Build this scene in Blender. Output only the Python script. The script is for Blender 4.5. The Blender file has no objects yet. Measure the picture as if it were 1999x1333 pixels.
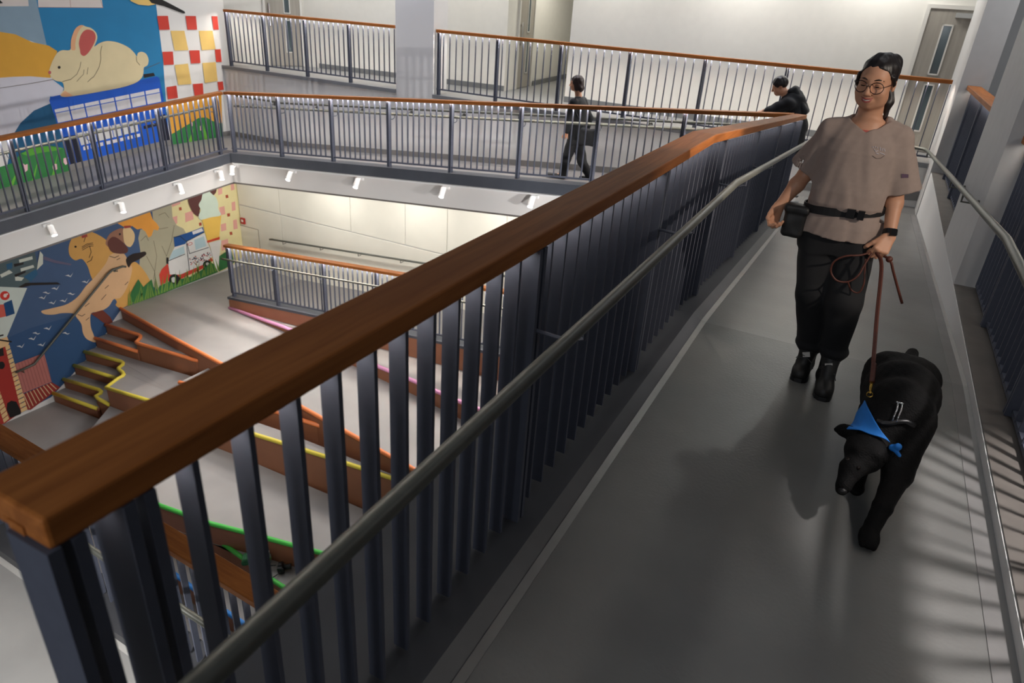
import bpy, bmesh, math, random
import numpy as np
from mathutils import Vector, Matrix
from mathutils.geometry import tessellate_polygon

SC = bpy.context.scene
COL = SC.collection
random.seed(4)
# ------------------------------------------------------------------ camera
CAM_R = np.array([[0.885475, 0.256642, -0.387387],
                  [0.460263, -0.369627, 0.807176],
                  [0.063967, -0.893035, -0.445418]])
FPX, CX, CY, HC = 1337.65, 999.5, 666.5, 1.72
cam_data = bpy.data.cameras.new('view_camera')
cam = bpy.data.objects.new('view_camera', cam_data)
COL.objects.link(cam)
cam_data.sensor_fit = 'HORIZONTAL'
cam_data.sensor_width = 36.0
cam_data.lens = FPX / 1999 * 36.0
cam_data.clip_start = 0.02
M = Matrix.Identity(4)
for i in range(3):
    M[i][0] = CAM_R[i][0]; M[i][1] = -CAM_R[i][1]; M[i][2] = -CAM_R[i][2]
M[2][3] = HC
cam.matrix_world = M
cam_data.dof.use_dof = True
cam_data.dof.focus_distance = 3.6
cam_data.dof.aperture_fstop = 4.0
SC.camera = cam
# ------------------------------------------------------------------ world, lights, exposure
SC.view_settings.view_transform = 'Standard'
SC.view_settings.look = 'None'
SC.view_settings.gamma = 1.0
SC.view_settings.use_curve_mapping = False
SC.view_settings.exposure = 0.0
SC.cycles.max_bounces = 6; SC.cycles.diffuse_bounces = 3; SC.cycles.glossy_bounces = 2
w = bpy.data.worlds.new('world'); SC.world = w
w.use_nodes = True
bg = w.node_tree.nodes['Background']
bg.inputs['Color'].default_value = (0.84, 0.89, 1.0, 1)
bg.inputs['Strength'].default_value = 0.08

def aim(o, tgt):
    d = Vector(tgt) - o.location
    o.rotation_euler = d.to_track_quat('-Z', 'Y').to_euler()
def area_light(name, loc, tgt, sx, sy, power, col=(1, 1, 1), spread=180):
    l = bpy.data.lights.new(name, 'AREA'); l.shape = 'RECTANGLE'; l.size = sx; l.size_y = sy
    l.energy = power; l.color = col; l.spread = math.radians(spread)
    o = bpy.data.objects.new(name, l); COL.objects.link(o); o.location = loc; aim(o, tgt); return o
def spot_light(name, loc, tgt, power, angle=60, blend=0.6, col=(1, 1, 1), r=0.03):
    l = bpy.data.lights.new(name, 'SPOT'); l.energy = power; l.color = col
    l.spot_size = math.radians(angle); l.spot_blend = blend; l.shadow_soft_size = r
    o = bpy.data.objects.new(name, l); COL.objects.link(o); o.location = loc; aim(o, tgt); return o

# ceiling luminaires of the back corridor
for i, x in enumerate((-11.2, -9.2, -7.0, -4.6, -2.4, -0.4)):
    area_light('corridor_ceiling_light', (x, 11.75, 2.9), (x, 11.95, 0), 1.2, 0.2, 27 if x < -3 else 36, (1.0, 0.97, 0.92))
area_light('corridor_ceiling_light', (-6.0, 14.5, 2.9), (-6.0, 14.5, 0), 0.6, 0.6, 40, (1.0, 0.95, 0.84))
# added fill high over the far side of the atrium, kept off the near rail
area_light('atrium_fill', (-9.0, 8.2, 5.0), (-9.4, 8.6, 0), 4.5, 3, 64, (0.92, 0.94, 1.0), 110)
area_light('far_ramp_ceiling_light', (-6.0, 10.45, 3.3), (-6.0, 10.7, 0), 10, 0.3, 75, (0.90, 0.90, 1.0), 120)
spot_light('atrium_fill', (-5.0, 3.0, 5.0), (0.9, 6.6, 1.3), 210, 34, 0.8, (0.95, 0.96, 1.0), 0.2)  # added spot that lightens the right pillars
# track spots under the near ramp, washing the far walls
for y, tg, pw in ((2.6, (-10.9, 7.2, -2.2), 480), (4.4, (-12.5, 8.2, -3.6), 560), (6.2, (-9.4, 10.0, -1.9), 480), (7.8, (-5.5, 10.0, -1.7), 330)):
    spot_light('near_ramp_spot', (-1.30, y, -0.75), tg, pw, 70, 0.8, (1.0, 0.97, 0.97), 0.05)
# soffit lamps over the lower far ramp
for x in (-11.6, -9.6, -7.6, -5.6, -3.6):
    area_light('soffit_light', (x, 10.25, max(-0.14, 0.69 + 0.0825 * (x + 0.86)) - 1.75), (x, 10.9, -4.4), 1.2, 0.15, 8 if x < -11 else 20, (1.0, 0.98, 0.94))
# ceiling lamps of the room beyond the openings on the right, plus added fill
spot_light('side_room_lamp_and_fill', (1.85, 2.55, 2.9), (1.12, 2.55, 0.0), 560, 36, 0.35, (1.0, 0.94, 0.92), 0.10)
spot_light('side_room_lamp_and_fill', (2.6, 1.6, 2.7), (0.0, 3.6, 1.2), 230, 34, 0.6, (1.0, 0.88, 0.76), 0.05)  # extra spot added to brighten the woman from the right
spot_light('side_room_lamp_and_fill', (3.2, 5.0, 2.4), (-0.8, 4.2, 1.1), 900, 24, 0.7, (1.0, 0.84, 0.68), 0.05)
area_light('side_room_lamp_and_fill', (1.5, 9.2, 3.2), (1.5, 9.2, 0), 0.3, 3.0, 34, (0.98, 0.98, 1.0))  # added fill to lighten the partition
area_light('side_room_lamp_and_fill', (3.0, 4.0, 3.2), (3.0, 4.6, 0), 1.2, 0.3, 14, (1.0, 0.96, 0.9))
# ceiling lamps over the walkway, plus added fill
area_light('landing_lamp_and_fill', (0.1, 6.5, 3.3), (0.1, 6.5, 0), 0.3, 6.0, 11, (0.94, 0.97, 1.0))  # added fill to lighten the pillars and the far floor
spot_light('landing_lamp_and_fill', (0.3, -2.2, 3.0), (0.0, 3.6, 1.2), 26, 30, 0.9, (0.95, 0.95, 1.0), 0.10)
spot_light('landing_lamp_and_fill', (-0.25, 6.6, 3.3), (-0.75, 4.7, 0.8), 55, 44, 0.9, (0.98, 1.0, 0.95), 0.08)
area_light('landing_lamp_and_fill', (-1.0, -2.4, 2.1), (-0.9, 2.2, 0.5), 1.2, 0.8, 10, (0.90, 0.94, 1.0), 100)  # added frontal fill behind the camera for the bars, not a ceiling lamp
# lamp under the near landing over the lower ramp
spot_light('lower_ramp_light', (-2.4, 0.15, -0.45), (-3.4, 0.95, -2.6), 420, 74, 0.5, (1.0, 0.98, 0.96), 0.08)

# ------------------------------------------------------------------ helpers
def ray(px, py):
    return CAM_R @ np.array([px - CX, py - CY, FPX])
def at_x(px, py, x):
    r = ray(px, py); return tuple(np.array([0, 0, HC]) + r * (x / r[0]))
def at_y(px, py, y):
    r = ray(px, py); return tuple(np.array([0, 0, HC]) + r * (y / r[1]))
def at_z(px, py, z):
    r = ray(px, py); return tuple(np.array([0, 0, HC]) + r * ((z - HC) / r[2]))

MATS = {}
def srgb(c):
    return tuple(((v / 255) / 12.92 if v / 255 <= 0.04045 else ((v / 255 + 0.055) / 1.055) ** 2.4) for v in c)
def mat(name, rgb, rough=0.5, metal=0.0, noise=0.0, scale=8.0, bump=0.0, spec=0.5, emit=None, estr=0.0, sheen=0.0, stretch=None, trans=0.0, alpha=1.0):
    """rgb: reflectance in sRGB 0-255; noise: relative variation of the colour"""
    if name in MATS: return MATS[name]
    m = bpy.data.materials.new(name); m.use_nodes = True
    nt = m.node_tree; b = nt.nodes['Principled BSDF']
    lin = srgb(rgb)
    b.inputs['Base Color'].default_value = (*lin, 1)
    b.inputs['Roughness'].default_value = rough
    b.inputs['Metallic'].default_value = metal
    b.inputs['Specular IOR Level'].default_value = spec
    if trans: b.inputs['Transmission Weight'].default_value = trans
    if alpha < 1: b.inputs['Alpha'].default_value = alpha
    if sheen: b.inputs['Sheen Weight'].default_value = sheen
    if emit:
        b.inputs['Emission Color'].default_value = (*srgb(emit), 1)
        b.inputs['Emission Strength'].default_value = estr
    if noise or bump:
        tc = nt.nodes.new('ShaderNodeTexCoord'); mp = nt.nodes.new('ShaderNodeMapping')
        nz = nt.nodes.new('ShaderNodeTexNoise')
        nz.inputs['Scale'].default_value = scale; nz.inputs['Detail'].default_value = 6
        nt.links.new(tc.outputs['Object'], mp.inputs['Vector'])
        if stretch: mp.inputs['Scale'].default_value = stretch
        nt.links.new(mp.outputs['Vector'], nz.inputs['Vector'])
        if noise:
            mix = nt.nodes.new('ShaderNodeMix'); mix.data_type = 'RGBA'
            mix.inputs['A'].default_value = (*[max(0, v * (1 - noise)) for v in lin], 1)
            mix.inputs['B'].default_value = (*[min(1, v * (1 + noise)) for v in lin], 1)
            rmp = nt.nodes.new('ShaderNodeMapRange')
            rmp.inputs['From Min'].default_value = 0.3; rmp.inputs['From Max'].default_value = 0.7
            nt.links.new(nz.outputs['Fac'], rmp.inputs['Value'])
            nt.links.new(rmp.outputs['Result'], mix.inputs['Factor'])
            nt.links.new(mix.outputs['Result'], b.inputs['Base Color'])
        if bump:
            bp = nt.nodes.new('ShaderNodeBump'); bp.inputs['Strength'].default_value = bump
            bp.inputs['Distance'].default_value = 0.01
            nt.links.new(nz.outputs['Fac'], bp.inputs['Height'])
            nt.links.new(bp.outputs['Normal'], b.inputs['Normal'])
    MATS[name] = m
    return m

def tag(o, label, cat=None, group=None, kind=None):
    o['label'] = label
    if cat: o['category'] = cat
    if group: o['group'] = group
    if kind: o['kind'] = kind
    return o
def thing(name, loc, label, cat, group=None, kind=None):
    o = bpy.data.objects.new(name, None); COL.objects.link(o); o.location = loc
    o.empty_display_size = 0.1
    return tag(o, label, cat, group, kind)
def root_of(o):
    while o.parent: o = o.parent
    return o
def link_mesh(name, me, mt, parent=None, smooth=False):
    """me authored in world coordinates"""
    if mt is not None:
        if isinstance(mt, (list, tuple)):
            for x in mt: me.materials.append(x)
        else: me.materials.append(mt)
    if smooth:
        me.polygons.foreach_set('use_smooth', [True] * len(me.polygons))
    o = bpy.data.objects.new(name, me); COL.objects.link(o)
    if parent is None:
        co = np.empty(len(me.vertices) * 3); me.vertices.foreach_get('co', co); co = co.reshape(-1, 3)
        base = Vector(((co[:, 0].min() + co[:, 0].max()) / 2, (co[:, 1].min() + co[:, 1].max()) / 2, co[:, 2].min()))
        me.transform(Matrix.Translation(-base)); o.location = base
    else:
        chain = Vector((0, 0, 0)); p = parent
        while p: chain += p.location; p = p.parent
        me.transform(Matrix.Translation(-chain)); o.parent = parent
    return o

class MB:
    def __init__(s): s.v = []; s.f = []; s.mi = []; s.cur = 0
    def add(s, vs, fs):
        b = len(s.v); s.v += [tuple(map(float, p)) for p in vs]
        for f in fs: s.f.append([b + i for i in f]); s.mi.append(s.cur)
        return s
    def box(s, x0, x1, y0, y1, z0, z1):
        return s.add([(x0, y0, z0), (x1, y0, z0), (x1, y1, z0), (x0, y1, z0), (x0, y0, z1), (x1, y0, z1), (x1, y1, z1), (x0, y1, z1)],
                     [(3, 2, 1, 0), (4, 5, 6, 7), (0, 1, 5, 4), (1, 2, 6, 5), (2, 3, 7, 6), (3, 0, 4, 7)])
    def hexa(s, b4, t4):
        return s.add(list(b4) + list(t4), [(3, 2, 1, 0), (4, 5, 6, 7), (0, 1, 5, 4), (1, 2, 6, 5), (2, 3, 7, 6), (3, 0, 4, 7)])
    def obox(s, c, ax, ay, az):
        c = np.array(c); ax, ay, az = map(np.array, (ax, ay, az))
        v = []
        for k in (-1, 1):
            for i, j in ((-1, -1), (1, -1), (1, 1), (-1, 1)): v.append(c + i * ax + j * ay + k * az)
        return s.hexa(v[:4], v[4:])
    def prism(s, poly, dz):
        """poly: list of (x,y,z) ccw from above; extruded down to z - dz, or to absolute values when dz is a list"""
        n = len(poly)
        bot = [(p[0], p[1], (p[2] - dz) if not isinstance(dz, (list, tuple)) else dz[0]) for p in poly]
        b = len(s.v); s.v += [tuple(map(float, p)) for p in poly] + [tuple(map(float, p)) for p in bot]
        tri = tessellate_polygon([[Vector((p[0], p[1], 0)) for p in poly]])
        def area(t):
            a, c, d = (poly[i] for i in t); return (c[0]-a[0])*(d[1]-a[1]) - (c[1]-a[1])*(d[0]-a[0])
        for t in tri:
            t = list(t) if area(t) > 0 else list(t)[::-1]
            s.f.append([b + i for i in t]); s.mi.append(s.cur)
            s.f.append([b + n + i for i in t[::-1]]); s.mi.append(s.cur)
        for i in range(n):
            j = (i + 1) % n
            s.f.append([b + i, b + n + i, b + n + j, b + j]); s.mi.append(s.cur)
        return s
    def tube(s, pts, r, n=10, cap=True):
        pts = [np.array(p, float) for p in pts]; rs = r if hasattr(r, '__len__') else [r] * len(pts)
        rings = []; prev = None
        for i, p in enumerate(pts):
            if i == 0: d = pts[1] - p
            elif i == len(pts) - 1: d = p - pts[i - 1]
            else:
                d0 = (p - pts[i - 1]); d1 = (pts[i + 1] - p)
                d = d0 / (np.linalg.norm(d0) + 1e-9) + d1 / (np.linalg.norm(d1) + 1e-9)
            d = d / (np.linalg.norm(d) + 1e-9)
            if prev is None:
                u = np.cross(d, (0, 0, 1.0)) if abs(d[2]) < 0.9 else np.cross(d, (1.0, 0, 0))
            else: u = prev - d * prev.dot(d)
            u = u / (np.linalg.norm(u) + 1e-9); prev = u; v = np.cross(d, u)
            rings.append([p + rs[i] * (math.cos(2 * math.pi * k / n) * u + math.sin(2 * math.pi * k / n) * v) for k in range(n)])
        return s.loft(rings, cap)
    def loft(s, rings, cap=True):
        n = len(rings[0]); vs = [p for r in rings for p in r]; fs = []
        for i in range(len(rings) - 1):
            for k in range(n):
                fs.append((i * n + k, i * n + (k + 1) % n, (i + 1) * n + (k + 1) % n, (i + 1) * n + k))
        if cap:
            fs.append(tuple(range(n))[::-1]); m = (len(rings) - 1) * n; fs.append(tuple(m + k for k in range(n)))
        return s.add(vs, fs)
    def sphere(s, c, r, nu=12, nv=8, sc=(1, 1, 1)):
        vs = []; fs = []
        for j in range(nv + 1):
            t = math.pi * j / nv
            for i in range(nu):
                a = 2 * math.pi * i / nu
                vs.append((c[0] + r * sc[0] * math.sin(t) * math.cos(a), c[1] + r * sc[1] * math.sin(t) * math.sin(a), c[2] + r * sc[2] * math.cos(t)))
        for j in range(nv):
            for i in range(nu):
                fs.append((j * nu + i, (j + 1) * nu + i, (j + 1) * nu + (i + 1) % nu, j * nu + (i + 1) % nu))
        return s.add(vs, fs)
    def mesh(s, name):
        me = bpy.data.meshes.new(name); me.from_pydata(s.v, [], s.f); me.validate(); 
        if any(s.mi): me.polygons.foreach_set('material_index', s.mi[:len(me.polygons)])
        me.update(); return me
    def build(s, name, mt, parent=None, smooth=False, merge=False):
        me = s.mesh(name)
        return link_mesh(name, me, mt, parent, smooth)
def bevel(o, wdt, seg=2):
    m = o.modifiers.new('bevel', 'BEVEL'); m.width = wdt; m.segments = seg; m.limit_method = 'ANGLE'; return o
def struct(name, mb, mt, label, smooth=False):
    o = mb.build(name, mt, None, smooth); return tag(o, label, None, None, 'structure')
def place(name, me, loc, parent, rot=None):
    o = bpy.data.objects.new(name, me); COL.objects.link(o)
    o.parent = parent; o.location = Vector(loc) - root_of(parent).location
    if rot is not None: o.rotation_euler = rot
    return o

# ------------------------------------------------------------------ materials
m_floor = mat('grey_epoxy_floor', (107, 107, 105), 0.33, 0, 0.16, 2.2, 0.06)
def fine_grain(m, scale, strength):
    nt = m.node_tree; b = nt.nodes['Principled BSDF']
    tc = nt.nodes.new('ShaderNodeTexCoord'); nz = nt.nodes.new('ShaderNodeTexNoise'); nz.inputs['Scale'].default_value = scale; nz.inputs['Detail'].default_value = 4
    bp = nt.nodes.new('ShaderNodeBump'); bp.inputs['Strength'].default_value = strength; bp.inputs['Distance'].default_value = 0.003
    nt.links.new(tc.outputs['Object'], nz.inputs['Vector']); nt.links.new(nz.outputs['Fac'], bp.inputs['Height'])
    if b.inputs['Normal'].links: nt.links.new(b.inputs['Normal'].links[0].from_socket, bp.inputs['Normal'])
    nt.links.new(bp.outputs['Normal'], b.inputs['Normal'])
fine_grain(m_floor, 70, 0.35)
m_floor2 = mat('grey_epoxy_floor_far', (128, 125, 123), 0.45, 0, 0.10, 1.6, 0.03)
m_kerb = mat('dark_grey_epoxy_kerb', (66, 67, 71), 0.4, 0, 0.12, 5, 0.03)
m_slab = mat('dark_slate_paint', (72, 76, 84), 0.5, 0, 0.10, 3)
m_white = mat('white_paint', (222, 220, 216), 0.6, 0, 0.03, 1.2)
m_white_cool = mat('white_wall_paint', (214, 213, 212), 0.6, 0, 0.03, 1.0)
m_grey_wall = mat('pale_grey_paint', (176, 177, 178), 0.65, 0, 0.04, 1.0)
m_bar = mat('blue_grey_powder_coat', (80, 84, 97), 0.55, 0.0, 0.05, 30, spec=0.3)
m_steel = mat('brushed_dark_steel', (92, 93, 86), 0.40, 0.3, 0.08, 40)
m_brown = mat('terracotta_brown_riser', (150, 98, 70), 0.55, 0, 0.06, 3)
m_led = mat('led_strip', (255, 255, 255), 0.5, emit=(255, 250, 240), estr=120.0)
m_led_soft = mat('led_strip_dim', (255, 255, 255), 0.5, emit=(255, 250, 240), estr=20.0)
m_lamp_white = mat('white_lamp_housing', (232, 232, 230), 0.4)
m_lamp_glow = mat('lamp_glow', (255, 255, 255), 0.5, emit=(255, 250, 240), estr=14.0)
m_black = mat('black_plastic', (20, 20, 22), 0.4)
m_chrome = mat('chrome', (210, 210, 212), 0.15, 1.0)

def wood_mat(name, c1, c2, axis):
    m = bpy.data.materials.new(name); m.use_nodes = True; nt = m.node_tree; b = nt.nodes['Principled BSDF']
    tc = nt.nodes.new('ShaderNodeTexCoord'); mp = nt.nodes.new('ShaderNodeMapping')
    sc = [26.0, 26.0, 26.0]; sc[axis] = 1.3; mp.inputs['Scale'].default_value = sc
    nz = nt.nodes.new('ShaderNodeTexNoise'); nz.inputs['Scale'].default_value = 1.6; nz.inputs['Detail'].default_value = 8; nz.inputs['Distortion'].default_value = 0.6
    rp = nt.nodes.new('ShaderNodeValToRGB')
    rp.color_ramp.elements[0].position = 0.35; rp.color_ramp.elements[0].color = (*srgb(c1), 1)
    rp.color_ramp.elements[1].position = 0.68; rp.color_ramp.elements[1].color = (*srgb(c2), 1)
    bp = nt.nodes.new('ShaderNodeBump'); bp.inputs['Strength'].default_value = 0.08
    nt.links.new(tc.outputs['Object'], mp.inputs['Vector']); nt.links.new(mp.outputs['Vector'], nz.inputs['Vector'])
    nt.links.new(nz.outputs['Fac'], rp.inputs['Fac']); nt.links.new(rp.outputs['Color'], b.inputs['Base Color'])
    nt.links.new(nz.outputs['Fac'], bp.inputs['Height']); nt.links.new(bp.outputs['Normal'], b.inputs['Normal'])
    b.inputs['Roughness'].default_value = 0.5; b.inputs['Specular IOR Level'].default_value = 0.2
    return m
m_wood_x = wood_mat('oiled_hardwood_x', (146, 85, 37), (174, 106, 50), 0)
m_wood_y = wood_mat('oiled_hardwood_y', (146, 85, 37), (174, 106, 50), 1)
# ================================================================== STRUCTURE
def zr_nr(y): return 1.12 if y < 4.05 else 1.12 - 0.081 * (y - 4.05)
def zr_fr(x): return max(-0.137, 0.69 + 0.0825 * (x + 0.86))
def zr_lr(y): return -0.137 - 0.0838 * max(0.0, 9.35 - y)
Z_LR2 = zr_lr(2.0)
def zr_sr(x): return Z_LR2 - 0.083 * (x + 10.85)
XM = -12.6      # mural wall
YF = 11.1       # wall under the back corridor
ZU = 0.08       # back corridor floor

# near landing and ramp
struct('floor', MB().box(-0.70, 0.83, -3.0, 4.05, -0.3, 0.0)
       .hexa([(-0.70, 4.05, -0.3), (0.83, 4.05, -0.3), (0.83, 10.6, -0.83), (-0.70, 10.6, -0.83)],
             [(-0.70, 4.05, 0), (0.83, 4.05, 0), (0.83, 10.6, -0.53), (-0.70, 10.6, -0.53)])
       .box(-0.86, 0.83, 10.6, YF, -0.83, -0.53), m_floor, 'grey epoxy walkway the woman and the black dog walk on')
# kerb that carries the near balustrade
k = MB()
def kerb_sec(y, z): return [(-1.18, y, z - 0.35), (-0.645, y, z - 0.35), (-0.645, y, z + 0.004), (-0.70, y, z + 0.045), (-1.18, y, z + 0.045)]
k.loft([kerb_sec(0.28, 0), kerb_sec(4.05, 0), kerb_sec(9.42, -0.435)])
struct('trim_1', k, m_kerb, 'dark grey kerb along the foot of the near balustrade')
# pale seam where kerb meets floor
def seam(y, z): return [(-0.645, y, z - 0.05), (-0.615, y, z - 0.05), (-0.615, y, z + 0.003), (-0.645, y, z + 0.010)]
struct('trim_2', MB().loft([seam(-1, 0), seam(4.05, 0), seam(10.6, -0.53)]), mat('seam_grey', (112, 110, 107), 0.4, noise=0.1), 'pale seam line between walkway floor and dark kerb')
def gut(y, z): return [(0.735, y, z - 0.05), (0.82, y, z - 0.05), (0.82, y, z + 0.012), (0.79, y, z + 0.003), (0.735, y, z + 0.003)]
struct('trim_3', MB().loft([gut(-2, 0), gut(4.05, 0), gut(10.6, -0.53)]), mat('gutter_grey', (112, 111, 110), 0.35, noise=0.12, scale=6), 'smooth grey drain strip beside the low white wall')
# far ramp
def fr(y0, y1, zt, zb, x0=-11.0, x1=-0.86):
    return [(x0, y0, zb(x0)), (x1, y0, zb(x1)), (x1, y1, zb(x1)), (x0, y1, zb(x0))], [(x0, y0, zt(x0)), (x1, y0, zt(x1)), (x1, y1, zt(x1)), (x0, y1, zt(x0))]
mb = MB().hexa(*fr(9.58, YF, lambda x: zr_fr(x) - 1.23, lambda x: zr_fr(x) - 1.66)).box(XM, -11.0, 9.35, YF, -1.80, -1.367).box(-0.86, 0.83, 9.58, 10.6, -0.97, -0.56)
struct('floor.001', mb, m_floor2, 'grey floor of the far ramp where the woman in black walks')
mb = MB()
def sec_fr(x, a, b, y0, y1): z = zr_fr(x); return [(x, y0, z - b), (x, y1, z - b), (x, y1, z - a), (x, y0, z - a)]
mb.loft([sec_fr(x, 1.11, 1.285, 9.40, 9.64) for x in (-10.95, -10.87, -0.62)])
struct('trim_5', mb, m_slab, 'dark grey slab edge under the far balustrade')
struct('trim_6', MB().loft([sec_fr(x, 1.285, 1.67, 9.42, 9.60) for x in (-10.9, -10.87, -0.62)]), m_white, 'white fascia band under the far ramp')
struct('trim_7', MB().loft([sec_fr(x, 1.67, 1.70, 9.42, 9.62) for x in (-10.9, -10.87, -0.62)]), mat('shadow_gap_grey', (110, 105, 100), 0.6), 'thin grey drip edge below the far white fascia')
# left ramp
def sec_lr(y, a, b, x0, x1): z = zr_lr(y); return [(x1, y, z - b), (x0, y, z - b), (x0, y, z - a), (x1, y, z - a)]
struct('floor.002', MB().loft([sec_lr(y, 1.23, 1.66, XM, -11.0) for y in (9.35, 2.0, -0.2)]), m_floor2, 'grey floor of the left ramp in front of the upper mural')
struct('trim_8', MB().loft([sec_lr(y, 1.11, 1.285, -11.06, -10.75) for y in (9.60, 9.35, 1.8)]), m_slab, 'dark grey slab edge under the left balustrade')
struct('trim_9', MB().loft([sec_lr(y, 1.285, 1.67, -11.02, -10.78) for y in (9.58, 9.35, 1.8)]), m_white, 'white fascia band under the left ramp')
struct('trim_10', MB().loft([sec_lr(y, 1.67, 1.70, -11.02, -10.78) for y in (9.58, 9.35, 1.8)]), MATS['shadow_gap_grey'], 'thin grey drip edge below the left white fascia')
# near lower ramp
def sec_sr(x, a, b, y0, y1): z = zr_sr(x); return [(x, y0, z - b), (x, y1, z - b), (x, y1, z - a), (x, y0, z - a)]
struct('floor.003', MB().loft([sec_sr(x, 1.20, 1.6, -0.2, 1.86) for x in (-10.9, 1.0)]), mat('grey_epoxy_floor_low', (150, 149, 147), 0.4, noise=0.10, scale=2), 'pale grey floor of the lower ramp seen through the near bars')
struct('trim_11', MB().loft([sec_sr(x, 1.12, 1.6, 1.86, 2.14) for x in (-10.9, 1.0)]), m_kerb, 'dark kerb of the lower ramp under its balustrade')
struct('trim_12', MB().loft([sec_sr(x, 1.195, 1.25, 1.82, 1.86) for x in (-10.9, 1.0)]), mat('seam_white', (190, 188, 184), 0.4), 'white seam line along the lower ramp kerb')

# ------------ walls
struct('wall_left', MB().box(XM - 0.2, XM, -0.4, YF + 0.2, -7.0, 3.3), m_white, 'left wall carrying the painted murals')
struct('wall_back', MB().box(XM - 0.2, 4.6, YF, YF + 0.2, -7.0, ZU - 0.01), m_white_cool, 'white wall below the back corridor beside the far ramp')
struct('trim_13', MB().loft([[(x, YF - 0.012, zr_fr(x) - 1.26), (x, YF, zr_fr(x) - 1.26), (x, YF, zr_fr(x) - 1.13), (x, YF - 0.012, zr_fr(x) - 1.13)] for x in (XM, -10.87, -0.86, 0.83)]), m_floor2, 'grey skirting along the far ramp wall')
struct('baseboard_left', MB().loft([[(XM + 0.012, y, zr_lr(y) - 1.26), (XM, y, zr_lr(y) - 1.26), (XM, y, zr_lr(y) - 1.13), (XM + 0.012, y, zr_lr(y) - 1.13)] for y in (YF, 9.35, -0.2)]), m_floor2, 'grey skirting below the upper mural')
struct('floor.004', MB().box(XM - 0.2, 0.84, YF + 0.004, 17.5, ZU - 0.25, ZU), mat('grey_corridor_floor', (128, 128, 126), 0.5, noise=0.06), 'grey floor of the back corridor')
struct('trim_14', MB().box(XM, -8.10, YF - 0.03, YF - 0.002, ZU - 0.06, ZU + 0.005).box(-7.28, 0.79, YF - 0.03, YF - 0.002, ZU - 0.06, ZU + 0.005), mat('corridor_edge_grey', (120, 122, 126), 0.5), 'grey edge strip under the back corridor balustrade')
struct('trim_15', MB().box(-8.10, -7.28, YF - 0.001, YF + 0.45, ZU - 0.09, 3.3), m_white_cool, 'white square column between the two back balustrades')

m_wb = mat('warm_white_corridor_paint', (214, 212, 205), 0.6, noise=0.02)
def wall_seg(p, q, t=0.15, z0=ZU - 0.2, z1=3.3):
    p = np.array(p); q = np.array(q); d = (q - p) / np.linalg.norm(q - p); n = np.array([-d[1], d[0]]) * t
    b = [(*p, z0), (*q, z0), (*(q + n), z0), (*(p + n), z0)]
    return MB().hexa(b, [(x, y, z1) for x, y, _ in b])
struct('wall_back.001', wall_seg((-12.75, 11.15), (-11.62, 12.66)), m_wb, 'slanted white corridor wall with the grey door on the left')
struct('wall_back.002', wall_seg((-11.66, 12.62), (-6.72, 12.80)), m_wb, 'white corridor wall behind the left back balustrade')
struct('wall_back.003', wall_seg((-6.72, 12.80), (-7.1, 17.4)), m_wb, 'white side wall of the passage with a narrow door')
struct('wall_back.004', wall_seg((-7.3, 17.3), (-4.9, 17.3)), m_wb, 'end wall of the back passage')
struct('wall_back.005', wall_seg((-5.22, 17.4), (-5.22, 12.42)).add([], []), m_wb, 'right side wall of the back passage')
struct('wall_back.006', wall_seg((-5.24, 12.42), (1.1, 12.10)), m_wb, 'broad white corridor wall behind the right back balustrade')
def skirt(p, q, z0, h=0.10, t=0.015):
    p = np.array(p); q = np.array(q); d = (q - p) / np.linalg.norm(q - p); n = np.array([d[1], -d[0]]) * t
    b = [(*(p + n), z0), (*(q + n), z0), (*q, z0), (*p, z0)]
    return MB().hexa(b, [(x, y, z0 + h) for x, y, _ in b])
m_skirt = mat('dark_grey_skirting', (108, 110, 110), 0.5)
struct('baseboard_back', skirt((-11.30, 12.633), (-6.72, 12.80), ZU), m_skirt, 'grey skirting of the left corridor wall')
struct('baseboard_back.001', skirt((-6.80, 14.25), (-7.09, 17.3), ZU), m_skirt, 'grey skirting inside the back passage')
struct('baseboard_back.002', skirt((-5.24, 12.42), (0.2, 12.145), ZU), m_skirt, 'grey skirting of the broad corridor wall')

# ------------ right side: low white wall, pillars, side room
rw = MB()
def rsec(y, z): return [(0.81, y, z - 0.3), (0.95, y, z - 0.3), (0.95, y, 0.06), (0.81, y, 0.06)]
rw.loft([rsec(-3, 0), rsec(4.05, 0), rsec(10.6, -0.53), rsec(YF, -0.53)])
struct('wall_right', rw, m_white_cool, 'low white wall along the right edge of the walkway')
m_sill = mat('dark_sill_screed', (98, 93, 88), 0.55, noise=0.12, scale=9)
struct('floor.005', MB().box(0.815, 5.0, -3, 12.4, -0.2, 0.068), m_sill, 'dark sill floor beyond the low white wall on the right')
m_pill = mat('pillar_paint', (190, 189, 188), 0.6, noise=0.03)
struct('trim_16', MB().box(0.812, 1.12, 5.70, 7.06, -0.4, 3.4), m_pill, 'wide white pillar between the two dark balustrades on the right')
struct('trim_17', MB().box(0.80, 1.12, 10.52, 12.3, -0.8, 3.4), m_pill, 'white pillar at the far end of the right wall')
struct('wall_right.001', MB().box(5.0, 5.2, -3, 13, -0.2, 3.4).box(1.12, 5.0, 12.3, 12.5, -0.2, 3.4), m_grey_wall, 'pale grey wall of the side room on the right')
# mid-level partition seen through the right openings
struct('wall_right.002', MB().box(1.95, 2.1, 7.6, 12.3, 0.0, 3.4), m_grey_wall, 'pale grey partition behind the right balustrades')

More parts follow.
